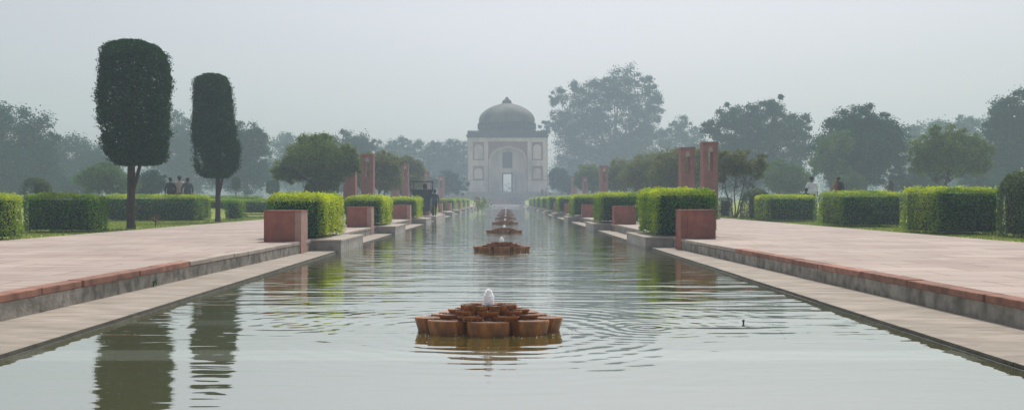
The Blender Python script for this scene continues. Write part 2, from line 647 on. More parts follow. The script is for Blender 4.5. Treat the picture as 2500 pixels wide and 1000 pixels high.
def crown_verts(lobes, rng, leaf, clumps, per, cr=.34, fill=.25, asp=.6):
    """lobes: (x,y,z,rx,ry,rz); clumps per unit lobe; leaves in clumps around each lobe's surface"""
    PP, NN = [], []
    spur = .16
    vol = [l[3] * l[5] for l in lobes]
    tot = sum(vol)
    for l, vv in zip(lobes, vol):
        c = np.array(l[:3]); r = np.array(l[3:6])
        k = max(6, int(clumps * vv / tot))
        u = rng.normal(0, 1, (k, 3)); u /= np.linalg.norm(u, axis=1, keepdims=True)
        rad = np.where(rng.random(k) < fill, rng.uniform(.15, .75, k), rng.uniform(.74, 1.0, k))
        rad = np.where(rng.random(k) < spur, rng.uniform(1.0, 1.22, k), rad)
        cc = c + u * rad[:, None] * r
        crr = r.mean() * cr * rng.uniform(.5, 1.25, k) * np.where(rad > 1.0, .6, 1)
        for i in range(k):
            n = int(per * rng.uniform(.6, 1.4))
            q = rng.normal(0, .55, (n, 3))
            q[:, 2] *= .75
            PP.append(cc[i] + q * crr[i])
            NN.append(q + u[i] * .5 + np.array([0, 0, .25]))
    P = np.vstack(PP); Q = np.vstack(NN)
    Q /= np.linalg.norm(Q, axis=1, keepdims=True) + 1e-9
    return leaf_arrays(P, Q, leaf, rng, .6, asp)


def limb(mb, a, b, r0, r1, rng, n=5, wob=.08, k=7):
    a, b = Vector(a), Vector(b)
    L = (b - a).length
    pts, rad = [], []
    for i in range(n + 1):
        t = i / n
        p = a.lerp(b, t)
        if 0 < i < n:
            p += Vector((rng.uniform(-1, 1), rng.uniform(-1, 1), rng.uniform(-.3, .3))) * wob * L * .5
        pts.append(p); rad.append(r0 + (r1 - r0) * t)
    mb.tube(pts, rad, k)
    return pts


def make_tree(kind, Y, lobes_px, base_px, label, material='far', leaf=.3, clumps=160, per=60, cr=.34, trunk=.35, seed=0,
              ground=.3, group=None, stems=None, bark='greybark', fill=.25, depth=.9, cat='tree', branch=True):
    """lobes_px: (px, py, rx, ry) read off the photograph at distance Y; each becomes a round lobe of real depth"""
    rng = np.random.default_rng(seed + 100); pr = random.Random(seed)
    bx = X(base_px, Y)
    lobes = []
    for i, (px, py, rx, ry) in enumerate(lobes_px):
        s = Y / F
        dy = pr.uniform(-.5, .5) * rx * s * depth
        lobes.append((X(px, Y) - bx, dy, Z(py, Y) - ground, rx * s, rx * s * depth, ry * s))
    e = empty(kind, (bx, Y, ground))
    tag(e, label, cat, group)
    me = leaf_mesh('crown', crown_verts(lobes, rng, leaf * .78, clumps, per * 1.5, cr, fill), [M[material]])
    link('crown', me, e)
    mb = MB()
    zc = min(l[2] - l[5] * .7 for l in lobes)
    zc = max(zc, .6)
    if stems:
        for (sx, lean) in stems:
            top = (sx + lean, pr.uniform(-.4, .4), zc + 1.0)
            limb(mb, (sx * .3, 0, -.05), top, trunk, trunk * .5, pr, 6, .05)
            for l in lobes:
                if pr.random() < .8:
                    limb(mb, (sx + lean * .7, 0, zc * .75), (l[0] * .9, l[1] * .7, l[2]), trunk * .45, trunk * .12, pr, 5, .1, 5)
    else:
        top = Vector((0, 0, zc + .25 * (max(l[2] for l in lobes) - zc)))
        limb(mb, (0, 0, -.1), top, trunk, trunk * .7, pr, 5, .03)
        for l in lobes:
            limb(mb, top - Vector((0, 0, .2)), (l[0], l[1], l[2] + .2 * l[5]), trunk * .5, trunk * .1, pr, 5, .1, 6)
            if branch:
                for _ in range(2):
                    u = Vector((pr.uniform(-1, 1), pr.uniform(-1, 1), pr.uniform(-.3, 1))).normalized()
                    limb(mb, (l[0], l[1], l[2]), (l[0] + u.x * l[3] * .8, l[1] + u.y * l[4] * .8, l[2] + u.z * l[5] * .8), trunk * .2, trunk * .05, pr, 4, .1, 5)
    mb.build('trunk', M[bark], e, smooth=True)
    return e


# ------------------------------------------------------------------ the setting
PZ, WZ = .32, .05                     # paving and ledge heights above the water
END = 180.0                           # far end of the pool


def kx(side, Y):                      # kerb line: opens slightly towards the camera
    if side < 0:
        x = -4.72 - max(0, 22 - Y) * .0355
    else:
        x = 4.55 + max(0, 23 - Y) * .0365
    return x


def ex(side): return -4.06 if side < 0 else 3.95


def smooth(t): t = min(1, max(0, t)); return t * t * (3 - 2 * t)


def ground_z(x, y):
    return .27 + .52 * smooth((abs(x) - 15.0) / 1.4) * smooth((y - 46.5) / 1.6)


def build_lawn():
    xs = [-480, -300, -200, -130, -90, -60, -40, -30, -24, -20, -18, -17, -16.4, -16, -15.6, -15.2, -14.9, -13, -11.5, -5.6]
    ys = [-28, -10, 10, 20, 30, 38, 42, 45, 46.2, 46.8, 47.4, 48, 48.6, 50, 55, 65, 80, 100, 130, 160, END + 1.0, 240, 300, 400]
    for sgn in (1,):
        mb = MB()
        for side in (-1, 1):
            xx = xs if side < 0 else [-v for v in xs[::-1]]
            vs = [(x, y, ground_z(x, y)) for y in ys for x in xx]
            n = len(xx)
            fs = [(j * n + i, j * n + i + 1, (j + 1) * n + i + 1, (j + 1) * n + i) for j in range(len(ys) - 1) for i in range(n - 1)]
            mb.add(vs, fs)
        mb.add([(-5.6, END + 1, .27), (5.6, END + 1, .27), (5.6, 400, .27), (-5.6, 400, .27)], [(0, 1, 2, 3)])
        mb.add([(-5.6, -28, .27), (5.6, -28, .27), (5.6, -12, .27), (-5.6, -12, .27)], [(0, 1, 2, 3)])
        o = mb.build('lawn', M['lawn'])
        tag(o, kind='structure')


build_lawn()

mb = MB()
mb.add([(-4.3, -12, 0), (4.2, -12, 0), (4.2, END, 0), (-4.3, END, 0)], [(0, 1, 2, 3)])
tag(mb.build('canal_water', M['water']), kind='structure')

for side, nm in ((-1, 'pavement_left'), (1, 'pavement_right')):
    mb = MB()
    yy = [-12, 0, 4, 8, 12, 16, 20, 22, 23, 40, 80, 120, END + 1]
    inner = [kx(side, y) + side * .20 for y in yy]
    outer = 12.1 * side
    for i in range(len(yy) - 1):
        vs = [(inner[i], yy[i], PZ), (outer, yy[i], PZ), (outer, yy[i + 1], PZ), (inner[i + 1], yy[i + 1], PZ),
              (outer, yy[i], PZ - .1), (outer, yy[i + 1], PZ - .1)]
        mb.add(vs, [(0, 1, 2, 3), (1, 4, 5, 2)])
    tag(mb.build(nm, M['paving']), kind='structure')

    # kerb: concrete upstand with a coping of separate stones on it
    mb = MB()
    for i in range(len(yy) - 1):
        a, b = kx(side, yy[i]), kx(side, yy[i + 1])
        o = side
        bot = [(a, yy[i], WZ - .02), (a + o * .34, yy[i], WZ - .02), (b + o * .34, yy[i + 1], WZ - .02), (b, yy[i + 1], WZ - .02)]
        mb.hexa(bot, [(p[0], p[1], PZ - .082) for p in bot])
    tag(mb.build('kerb_left' if side < 0 else 'kerb_right', M['kerb']), kind='structure')
    rng = random.Random(5 + side)
    redto = 14.4 if side < 0 else 18.2
    mbr, mbg = MB(), MB()
    y = -12.0
    while y < END:
        L = rng.uniform(.75, 1.7) if y < 24 else 3.0
        y2 = min(y + L, END)
        red = y < redto
        lift = rng.uniform(-.004, .006)
        jut = rng.uniform(-.006, .014)
        g = rng.uniform(.008, .03)
        a, b = kx(side, y + g) - side * (.012 + jut), kx(side, y2) - side * (.012 + jut)
        w = .215
        zt = PZ + lift + .003
        zb = PZ - (.08 if red else .072)
        bot = [(a, y + g, zb), (a + side * w, y + g, zb), (b + side * w, y2, zb), (b, y2, zb)]
        (mbr if red else mbg).hexa(bot, [(p[0], p[1], zt) for p in bot])
        y = y2
    tag(mbr.build('red_coping_left' if side < 0 else 'red_coping_right', M['coping'], bevel=.012), kind='structure')
    tag(mbg.build('grey_coping_left' if side < 0 else 'grey_coping_right', M['greycoping'], bevel=.01), kind='structure')

    # the low ledge along the water, with its wet lip
    mb = MB()
    e_ = ex(side)
    rng = random.Random(11 + side)
    y = -12.0
    while y < END:
        y2 = min(END, y + rng.uniform(1.6, 2.6))
        g = .006
        j = rng.uniform(-.006, .006)
        outer = kx(side, y) + side * .1
        outer2 = kx(side, y2) + side * .1
        mb.add([(e_ + j, y + g, WZ), (outer, y + g, WZ), (outer2, y2, WZ), (e_ + j, y2, WZ)], [(0, 1, 2, 3)])
        mb.add([(e_ + j, y + g, WZ - .002), (e_ + j, y + g, WZ - .036), (e_ + j, y2, WZ - .036), (e_ + j, y2, WZ - .002)], [(0, 1, 2, 3)], 1)
        y = y2
    mb.box(*sorted((e_ - side * .02, e_ + side * .5)), -12, END, -.25, .014, 1)
    mb.box(*sorted((e_ + side * .015, e_ + side * .5)), -12, END, -.2, .03, 1)
    tag(mb.build('walkway_left' if side < 0 else 'walkway_right', [M['walkway'], M['moss']]), kind='structure')

# ground beyond the pool: end wall, steps, planted bank, platform of the tomb
mb = MB()
mb.box(-6, 8.5, END - .1, END + .9, -.2, .42)
tag(mb.build('pool_end_kerb', M['plaster'], bevel=.02), kind='structure')
mb = MB()
mb.add([(-60, END + .9, .27), (60, END + .9, .27), (60, 187, 1.25), (-60, 187, 1.25), (60, 250, 1.25), (-60, 250, 1.25)], [(0, 1, 2, 3), (3, 2, 4, 5)])
tag(mb.build('bank', M['lawn']), kind='structure')
mb = MB()
for i in range(5):
    mb.box(-3.4, 4.6, END + .9 + i * 1.2, 187.1, .27 + i * .19, .27 + (i + 1) * .19 + .03)
tag(mb.build('terrace_steps', M['tombred'], bevel=.02), kind='structure')
mb = MB()
mb.box(-11.9, 44, 188, 232, 1.0, 2.62)
mb.box(-12.1, 44.2, 187.8, 232.2, 2.62, 2.78)
tag(mb.build('tomb_platform', M['plinth'], bevel=.03), kind='structure')
mb = MB()
mb.box(6.6, 14.5, 185.6, 187.79, 1.0, 1.5)
mb.box(6.9, 14.2, 186.4, 187.785, 1.5, 1.95)
tag(mb.build('platform_steps', M['plinth'], bevel=.03), kind='structure')


# ------------------------------------------------------------------ planter walls, plinths and hedge blocks on both banks
ORD = ['nearest', 'second', 'third', 'fourth', 'fifth', 'sixth', 'seventh', 'eighth', 'ninth', 'tenth']
LY = [22.7, 34.3, 48.3, 61.0, 74.0, 87.0, 100.0, 113.0, 126.0]
RY = [24.4, 38.2, 53.0, 67.0, 81.0, 95.0, 109.0, 123.0, 137.0]


def make_wall(side, loc):
    e = empty('planter_wall', loc)
    mb = MB()
    # origin: canal-side front corner at paving height; the body runs away from the canal
    mb.box(*sorted((side * .16, side * .88)), 0, .72, 0, .71)
    mb.build('body', M['redstone'], e, bevel=.012)
    mb = MB()
    mb.box(*sorted((0, side * .158)), 0, .72, -(PZ - WZ), .71)
    mb.build('end_facing', M['pinkstone'] if side < 0 else M['redstone'], e, bevel=.012)
    mb = MB()
    mb.box(*sorted((-side * .012, side * .892)), -.012, .732, .712, .735)
    mb.build('cap', M['redstone'], e, bevel=.006)
    return e


def make_plinth(side, loc, L):
    e = empty('plinth', loc)
    a, b = 0, side * 2.3
    mb = MB()
    mb.box(*sorted((a, b)), 0, L, -.3, .275)
    mb.build('base', M['plinth'], e, bevel=.01)
    mb = MB()
    mb.box(*sorted((a - side * .015, b)), -.015, L + .015, .277, .325)
    mb.build('cap', M['greycoping'], e, bevel=.008)
    return e


def hedge_proto(side, seed, near):
    w, d, h = (1.42, 3.15, 1.10) if side < 0 else (1.66, 3.2, 1.25)
    return hedge_mesh('foliage', w, d, h, leaf=.055 if near else .075, dens=1000 if near else 420, rnd=.18, seed=seed, amp=.045,
                      young_top=.92, young_side=.08, young_x=(.95 if side < 0 else -.55))


for side, YS in ((-1, LY), (1, RY)):
    bank = 'left' if side < 0 else 'right'
    near_m = [hedge_proto(side, 21 + side + k * 7, True) for k in range(3)]
    far_m = hedge_proto(side, 77 + side, False)
    stem = None
    w0 = make_wall(side, (kx(side, 22), YS[0] - 1.1, PZ))
    p_short = make_plinth(side, (-3.99 if side < 0 else 3.80, YS[0], 0), 3.6)
    p_land = None
    for i, y in enumerate(YS):
        wl = w0 if i == 0 else copy_tree(w0)
        wl.location = (kx(side, 25) - side * .02, y - 1.1, PZ)
        tag(wl, f'{ORD[i]} red sandstone planter wall from the camera along the {bank} bank of the canal', 'planter wall', f'red planter walls on the {bank} bank')
        pl = p_short if i == 0 else copy_tree(p_short)
        pl.location = (-3.96 if side < 0 else 3.80, y, 0)
        tag(pl, f'pale stone plinth under the {ORD[i]} hedge block along the {bank} bank of the canal', 'plinth', f'stone plinths on the {bank} bank')
        if side < 0 and i == 4:
            # the small brownish block
            hd = make_hedge('hedge', (-5.0, y + 1.2, .325), 1.0, 1.6, .92, 401, 'small brownish clipped shrub on the fifth plinth of the left bank, shorter than its neighbours',
                            'hedge blocks on the left bank', leaf=.07, dens=450, rnd=.16, material='hedge', young_top=.1, young_side=0)
            for ch in hd.children:
                if ch.name.startswith('foliage'):
                    ch.data.materials[0] = M['brown']
            continue
        hd = empty('hedge', ((-5.2 if side < 0 else 4.98), y + 2.05, .325), 0)
        tag(hd, f'{ORD[i]} golden green clipped hedge block from the camera along the {bank} bank, on a plinth', 'hedge', f'hedge blocks on the {bank} bank')
        link('foliage', near_m[i] if i < 3 else far_m, hd)
        if stem is None:
            so = soil_mesh(1.3, 2.9).build('soil_bed', M['soil'], hd)
            stem = so.data
        else:
            link('soil_bed', stem, hd)
        if i >= 3:
            hd.scale = (1, random.uniform(.95, 1.04), random.uniform(.96, 1.05))

# the paved landing in front of the fourth left plinth, where the cart stands
mb = MB()
mb.box(-4.9, -3.95, 55.6, 60.98, -.2, .325)
tag(mb.build('landing_slab', M['greycoping'], bevel=.01), kind='structure')


# ------------------------------------------------------------------ lotus fountains
def petal_mb(r_out, r_in, half, z0, z1, flare, tip, n=9):
    """one petal along -Y: wedge with a bowed outer face that leans outwards"""
    mb = MB()
    def outline(k):
        ro = r_out * k
        pts = []
        for i in range(n):
            t = -1 + 2 * i / (n - 1)
            a = t * half
            rr = ro * (1 - .08 * abs(t) ** 3 + tip * (1 - abs(t)) ** 2)
            pts.append((rr * math.sin(a), -rr * math.cos(a)))
        pts.append((r_in * math.sin(half * .8), -r_in * math.cos(half * .8)))
        pts.append((-r_in * math.sin(half * .8), -r_in * math.cos(half * .8)))
        return pts
    levels = [(z0, 1 - flare), (z0 + (z1 - z0) * .45, 1 - flare * .38), (z1 - .012, 1.0), (z1, .985)]
    rings = []
    for z, k in levels:
        rings.append([(x, y, z) for x, y in outline(k)])
    m = len(rings[0])
    vs = [p for r_ in rings for p in r_]
    fs = [tuple(range(m))[::-1]]
    for l in range(len(levels) - 1):
        for i in range(m):
            j = (i + 1) % m
            fs.append((l * m + i, l * m + j, (l + 1) * m + j, (l + 1) * m + i))
    mb.add(vs, fs, 0)
    # slightly dished wet top
    top = len(rings) - 1
    b = len(mb.v)
    cz = z1 - .008
    inner = [(x * .93, y * .95 - .0, cz) for x, y, z in rings[top]]
    mb.v.extend(inner)
    for i in range(m):
        j = (i + 1) % m
        mb.f.append((top * m + i, top * m + j, b + j, b + i)); mb.m.append(0)
    mb.f.append(tuple(b + i for i in range(m))); mb.m.append(1)
    return mb


TIERS = [  # r_out, r_in, half angle, z0, z1, flare, rotation offset, count
    (.765, .28, R(17.4), -.12, .145, .13, 0, 8),
    (.55, .22, R(16.8), .12, .187, .12, R(22.5), 8),
    (.425, .15, R(16.8), .165, .230, .12, 0, 8),
    (.305, .05, R(20.5), .205, .278, .08, R(22.5), 8),
]


def make_fountain(detail=True):
    e = empty('lotus_fountain')
    rng = random.Random(3)
    for (ro, ri, half, z0, z1, fl, rot, cnt) in TIERS:
        pm = petal_mb(ro, ri, half, z0, z1, fl, .02).build('petal', [M['petal'], M['wettop']], e)
        for k in range(1, cnt):
            c = pm.copy(); COL.objects.link(c); c.parent = e
            c.rotation_euler = (0, 0, rot + k * 2 * math.pi / cnt)
        pm.rotation_euler = (0, 0, rot)
    mb = MB()
    mb.lathe([(.46, -.12), (.47, .10), (.36, .12), (.34, .17), (.25, .18), (.23, .215), (.17, .22), (.16, .262)], 24)
    mb.build('core', M['petal'], e)
    rr = random.Random(8)
    g = np.random.default_rng(8)
    n = 1500
    a = g.uniform(0, 6.283, n); t = g.uniform(0, 1, n)
    rad = (.052 * np.sqrt(np.clip(1 - t ** 2.6, 0, 1)) + .004) * np.sqrt(g.uniform(.1, 1.15, n))
    P = np.stack([rad * np.cos(a), rad * np.sin(a) / .62, .262 + .175 * t + g.normal(0, .004, n)], 1)
    link('water_jet', leaf_mesh('water_jet', leaf_arrays(P, P * [1, 1, 0] + [0, 0, .02], .015, g, .9, .8), [M['froth']]), e)
    mb = MB()
    for _ in range(420):
        a = rr.uniform(0, 6.28); q = rr.random()
        r = rr.uniform(.1, .95)
        z = .0 if r > .77 else (.147 if r > .56 else .189 if r > .43 else .232 if r > .31 else .281)
        z += rr.uniform(0, .012) if q < .9 else rr.uniform(0, .05)
        s = rr.uniform(.0016, .0042)
        c = Vector((r * math.cos(a), r * math.sin(a), z))
        vs = [c + Vector(d) * s for d in ((1, 0, 0), (-1, 0, 0), (0, 1, 0), (0, -1, 0), (0, 0, 1), (0, 0, -1))]
        mb.add(vs, [(0, 2, 4), (2, 1, 4), (1, 3, 4), (3, 0, 4), (2, 0, 5), (1, 2, 5), (3, 1, 5), (0, 3, 5)])
    o = mb.build('splash_droplets', M['froth'], e)
    o['kind'] = 'stuff'
    return e


f0 = make_fountain()
for i, (x, y) in enumerate(FOUNT):
    f = f0 if i == 0 else copy_tree(f0)
    f.location = (x, y, 0)
    f.scale = (.95, .6, 0.94 if i == 0 else .82 if i == 1 else .68)
    f.rotation_euler = (0, 0, [0, .02, -.02, .03, .02, 0, .02, .01, .02][i])
    lab = ('large rust brown tiered lotus fountain with frothy white jet, nearest the camera' if i == 0 else
           f'{ORD[i]} rust brown lotus fountain from the camera, in the row along the canal')
    tag(f, lab, 'fountain', 'lotus fountains along the canal')

mb = MB()
mb.lathe([(.008, -.1), (.009, .012), (.014, .018), (.014, .032), (.008, .036)], 10)
nz = mb.build('pipe_stub', M['rubber'])
nz.location = (X(1815, 9.75), 9.75, 0)
tag(nz, 'small dark pipe stub poking out of the calm water right of the nearest fountain', 'pipe')


# ------------------------------------------------------------------ hedges, bushes and topiary on the lawns
def lawn_hedge(px0, px1, Y, top_py, d, seed, label, kind='hedge', **kw):
    x0, x1 = (X(px0, Y), X(px1, Y + d * .9)) if px0 < VX else (X(px0, Y + d * .9), X(px1, Y))
    cx = (x0 + x1) / 2
    gz = ground_z(cx, Y + d / 2)
    h = Z(top_py, Y) - gz
    kw.setdefault('leaf', .06); kw.setdefault('dens', 620); kw.setdefault('rnd', .2)
    return make_hedge(kind, (cx, Y + d / 2, gz), x1 - x0, d, h, seed, label, cat='bush' if kind != 'hedge' else 'hedge', **kw)


lawn_hedge(-260, 56, 23.2, 474, 1.0, 31, 'golden topped clipped hedge cut off by the left edge of the photo, beside the paving', young_x=.5, leaf=.06, dens=800, young_top=.8)
lawn_hedge(52, 262, 28.8, 475, 1.3, 32, 'dark green clipped hedge with yellow top on the left lawn, second from the left edge', young_x=.12, dens=800, young_top=.55)
lawn_hedge(240, 514, 45, 477, 2.6, 33, 'long clipped hedge with yellow top behind the thick topiary trunk on the left lawn', young_x=.4)
lawn_hedge(546, 600, 46.5, 487, 1.2, 34, 'small rounded clipped bush right of the slim topiary tree on the left lawn', 'bush', rnd=.3, young_top=.4, young_x=.3)
lawn_hedge(500, 668, 54, 487, 1.6, 35, 'pale clipped hedge behind the small rounded bush on the left lawn', young_top=.6)
lawn_hedge(430, 640, 82, 478, 1.5, 36, 'low far hedge in the haze behind the slim topiary tree', dens=260, leaf=.09, young_top=.3)
lawn_hedge(60, 136, 50, 431, 1.6, 37, 'dark dome topped bush standing behind the hedge near the left edge', 'bush', rnd=.78, material='bush', young_top=.3, young_side=.05, dens=700)
lawn_hedge(1843, 1997, 43, 477, 2.6, 41, 'lowest clipped hedge of the right lawn row, farthest from the camera, with yellow left end', young_x=-.5)
lawn_hedge(2000, 2212, 34.6, 469, 2.6, 42, 'middle clipped hedge of the right lawn row, in front of the walking men', young_x=-.4, leaf=.058, dens=720, rnd=.24)
lawn_hedge(2206, 2452, 27, 459, 2.4, 43, 'tall yellow topped clipped hedge of the right lawn row, beside the dark rounded bush', young_x=-.55, dens=850, young_top=.9, rnd=.2)
lawn_hedge(2424, 2700, 24.5, 416, 1.5, 44, 'tallest dark rounded bush cut off by the right edge of the photo', 'bush', material='bush', rnd=.62, young_x=-.35, young_top=.6, dens=850)
lawn_hedge(1812, 1893, 46, 461, 1.7, 45, 'dark dome shaped bush behind the lowest right lawn hedge', 'bush', material='bush', rnd=.74, young_top=.3, young_side=.05, dens=750)
lawn_hedge(1752, 1790, 53.5, 483, .9, 46, 'small dark drum shaped bush right of the tall red pillars', 'bush', material='bush', rnd=.2, young_top=.2, young_side=.0)


def make_topiary(Y, base_px, prof, lean, trunk_r, fork_px, seed, label, leaves, leaf=.075):
    """prof: (py, left px, right px) outline of the clipped crown"""
    s = Y / F
    gz = ground_z(X(base_px, Y), Y)
    bx = X(base_px, Y)
    e = empty('topiary_tree', (bx, Y, gz))
    tag(e, label, 'topiary tree', 'tall clipped topiary trees')
    rng = np.random.default_rng(seed)
    py = np.array([p[0] for p in prof], float)
    zz = np.array([Z(p, Y) - gz for p in py])
    cl = np.array([X(p[1], Y) - bx for p in prof]); cr = np.array([X(p[2], Y) - bx for p in prof])
    o = np.argsort(zz)
    zz, cl, cr = zz[o], cl[o], cr[o]
    n = leaves
    z = rng.uniform(zz[0], zz[-1], n)
    l = np.interp(z, zz, cl); r = np.interp(z, zz, cr)
    c = (l + r) / 2; hw = (r - l) / 2
    a = rng.uniform(0, 2 * math.pi, n)
    rho = np.where(rng.random(n) < .78, rng.uniform(.82, 1.0, n), np.sqrt(rng.uniform(0, 1, n)))
    rho *= .96
    P = np.stack([c + hw * rho * np.cos(a), hw * rho * np.sin(a), z], 1)
    Nn = np.stack([np.cos(a), np.sin(a), np.zeros(n)], 1)
    P += Nn * (lumps(P, rng, 3.0) * .11 + lumps(P, rng, 10) * .085 + np.where(lumps(P, rng, 26, 3) > .45, rng.uniform(.03, .17, len(P)), 0))[:, None]
    # top and bottom caps
    def cap(zc, k, sign):
        m = k
        l_ = np.interp(zc, zz, cl); r_ = np.interp(zc, zz, cr)
        aa = rng.uniform(0, 6.283, m); rr = np.sqrt(rng.uniform(0, 1, m)) * (r_ - l_) / 2
        p = np.stack([(l_ + r_) / 2 + rr * np.cos(aa), rr * np.sin(aa), zc + rng.normal(0, .03, m)], 1)
        return p, np.tile(np.array([0, 0, sign], float), (m, 1))
    p1, n1 = cap(zz[-1] - .03, int(n * .06), 1.0)
    p2, n2 = cap(zz[0] + .05, int(n * .07), -1.0)
    P = np.vstack([P, p1, p2]); Nn = np.vstack([Nn, n1, n2])
    # thin spots where the sky shows through
    hole = lumps(np.stack([P[:, 0], P[:, 2], P[:, 1] * .15], 1), rng, 4.0, 4) + .45 * lumps(P, rng, 15)
    keep = (hole < .60) | (rng.random(len(P)) < .05)
    P, Nn = P[keep], Nn[keep]
    link('crown', leaf_mesh('crown', leaf_arrays(P, Nn, leaf, rng, .8, .62), [M['topiary']]), e)
    pr = random.Random(seed)
    mb = MB()
    zb = zz[0]
    mb.tube([(0, 0, -.05), (0, 0, .08), (.0, 0, .35), (lean * .3, 0, zb * .5), (lean * .6, .02, zb), (lean, .05, zb + 1.2), (lean * 1.1, 0, zz[-1] - .8)],
            [trunk_r * 1.35, trunk_r * 1.2, trunk_r * 1.05, trunk_r, trunk_r * .95, trunk_r * .6, trunk_r * .2], 12)
    if fork_px:
        fx = X(fork_px, Y) - bx
        mb.tube([(lean * .3, 0, zb * .52), (fx * .62, -.03, zb * .8), (fx, -.05, zb + .05), (fx * 1.5, -.05, zb + .7)], [trunk_r * .6, trunk_r * .5, trunk_r * .42, trunk_r * .2], 9)
    for k in range(26):
        z0 = zb + (zz[-1] - zb) * (k / 30)
        aa = pr.uniform(0, 6.28)
        hw_ = float(np.interp(z0 + .4, zz, (cr - cl) / 2)) * .85
        c_ = float(np.interp(z0 + .4, zz, (cr + cl) / 2))
        mb.tube([(lean, 0, z0), (c_ + hw_ * .5 * math.cos(aa), hw_ * .5 * math.sin(aa), z0 + .25), (c_ + hw_ * math.cos(aa), hw_ * math.sin(aa), z0 + .45)], [trunk_r * .3, trunk_r * .2, .01], 5)
    mb.build('trunk', M['bark'], e, smooth=True)
    return e


make_topiary(33, 320, [(102, 300, 346), (108, 272, 376), (122, 255, 396), (150, 245, 411), (200, 240, 417), (245, 243, 418), (300, 246, 411), (350, 252, 413), (375, 257, 410), (392, 268, 402), (402, 290, 375)],
             -.0, .135, 344, 51, 'broader taller topiary tree clipped to a rounded block, forked trunk on the left lawn', 64000)
make_topiary(42.5, 532, [(183, 500, 536), (190, 482, 553), (215, 474, 563), (270, 471, 570), (310, 470, 575), (360, 473, 584), (390, 471, 587), (412, 476, 582), (428, 490, 566), (433, 508, 550)],
             .0, .115, 545, 52, 'slimmer topiary tree clipped to a tall tapering column, farther back on the left lawn', 46000, .085)


def small_topiary(Y, px, hw, top, bot, seed, label):
    gz = ground_z(X(px, Y), Y)
    e = empty('topiary_tree', (X(px, Y), Y, gz))
    tag(e, label, 'topiary tree')
    rng = np.random.default_rng(seed)
    z0, z1 = Z(bot, Y) - gz, Z(top, Y) - gz
    r = hw * Y / F
    n = 3500
    z = rng.uniform(z0, z1, n); a = rng.uniform(0, 6.28, n)
    t = (z - z0) / (z1 - z0)
    rr = r * np.clip(np.minimum((1 - t) * 6, t * 6), .2, 1) ** .5 * np.sqrt(rng.uniform(.5, 1, n))
    P = np.stack([rr * np.cos(a), rr * np.sin(a), z], 1)
    link('crown', leaf_mesh('crown', leaf_arrays(P, P * [1, 1, 0], .13, rng), [M['topiary']]), e)
    mb = MB(); mb.tube([(0, 0, -.05), (0, 0, z0 + .3)], [.08, .06], 8); mb.build('trunk', M['bark'], e, smooth=True)


small_topiary(92, 576, 10, 432, 462, 61, 'tiny far topiary tree on a thin stem, right of the slim topiary tree')
small_topiary(100, 666, 16, 440, 474, 62, 'far hazy topiary column left of the wide olive coloured tree')

# dry little sapling and kerb weed
def sprig(name, loc, h, w, n, material, seed, label, cat, leaf):
    e = empty(name, loc); tag(e, label, cat)
    rng = np.random.default_rng(seed)
    P = rng.normal(0, 1, (n, 3)) * [w * .4, w * .4, h * .22] + [0, 0, h * .62]
    P[:, 2] = np.clip(P[:, 2], .02, h)
    link('foliage', leaf_mesh('foliage', leaf_arrays(P, P - [0, 0, h * .4], leaf, rng), [M[material]]), e)
    mb = MB()
    for k in range(4):
        mb.tube([(0, 0, -.03), (rng.normal(0, w * .12), rng.normal(0, w * .12), h * .5), (rng.normal(0, w * .3), rng.normal(0, w * .3), h * .9)], [.014, .01, .005], 5)
    mb.build('stem', M['bark'], e)
    return e


sprig('sapling', (X(380, 35.5), 35.5, .27), .48, .26, 90, 'rust', 71, 'small dry rust brown sapling on the left lawn between the two topiary trunks', 'sapling', .07)
sprig('weed', (X(378, 13.3) - .02, 13.3, WZ), .09, .10, 40, 'hedge', 72, 'tiny green weed growing at the foot of the left kerb', 'weed', .03)
sprig('shrub', (X(1177, 88), 88, -.02), 1.5, 1.1, 420, 'olive', 73, 'grey green and rust shrub standing in the canal left of the far fountains', 'shrub', .17)
sprig('shrub', (X(1166, 92), 92, -.02), 1.6, .55, 260, 'rust', 74, 'thin rust brown shrub standing in the canal by the last left hedge blocks', 'shrub', .15)
sprig('shrub', (X(1258, 181.5), 181.5, .3), 1.6, 2.2, 500, 'purple', 75, 'purple grey shrub on the steps at the far end of the pool below the tomb', 'shrub', .25)

# lawn grass close to the paving
def grass():
    rng = np.random.default_rng(5)
    PP = []
    for (x0, x1) in ((-21, -12.15), (12.15, 19)):
        n = 36000
        P = np.stack([rng.uniform(x0, x1, n), rng.uniform(22, 58, n), np.zeros(n)], 1)
        P[:, 2] = [ground_z(a, b) for a, b in P[:, :2]]
        PP.append(P)
    P = np.vstack(PP); n = len(P)
    h = rng.uniform(.03, .075, n); w = rng.uniform(.012, .03, n); a = rng.uniform(0, 3.14, n)
    d = np.stack([np.cos(a), np.sin(a), np.zeros(n)], 1)
    lean = rng.normal(0, .02, (n, 3)); lean[:, 2] = 0
    v = np.empty((n, 4, 3))
    v[:, 0] = P - d * w[:, None] * .5
    v[:, 1] = P + d * w[:, None] * .5
    top = P + lean; top[:, 2] += h
    v[:, 2] = top + d * .002
    v[:, 3] = top - d * .002
    m = foliage('grass blades', (.12, .18, .025), (.28, .34, .06), None, .35, .03)
    o = link('grass', leaf_mesh('grass', v.reshape(-1, 3), [m]))
    tag(o, kind='stuff')


grass()


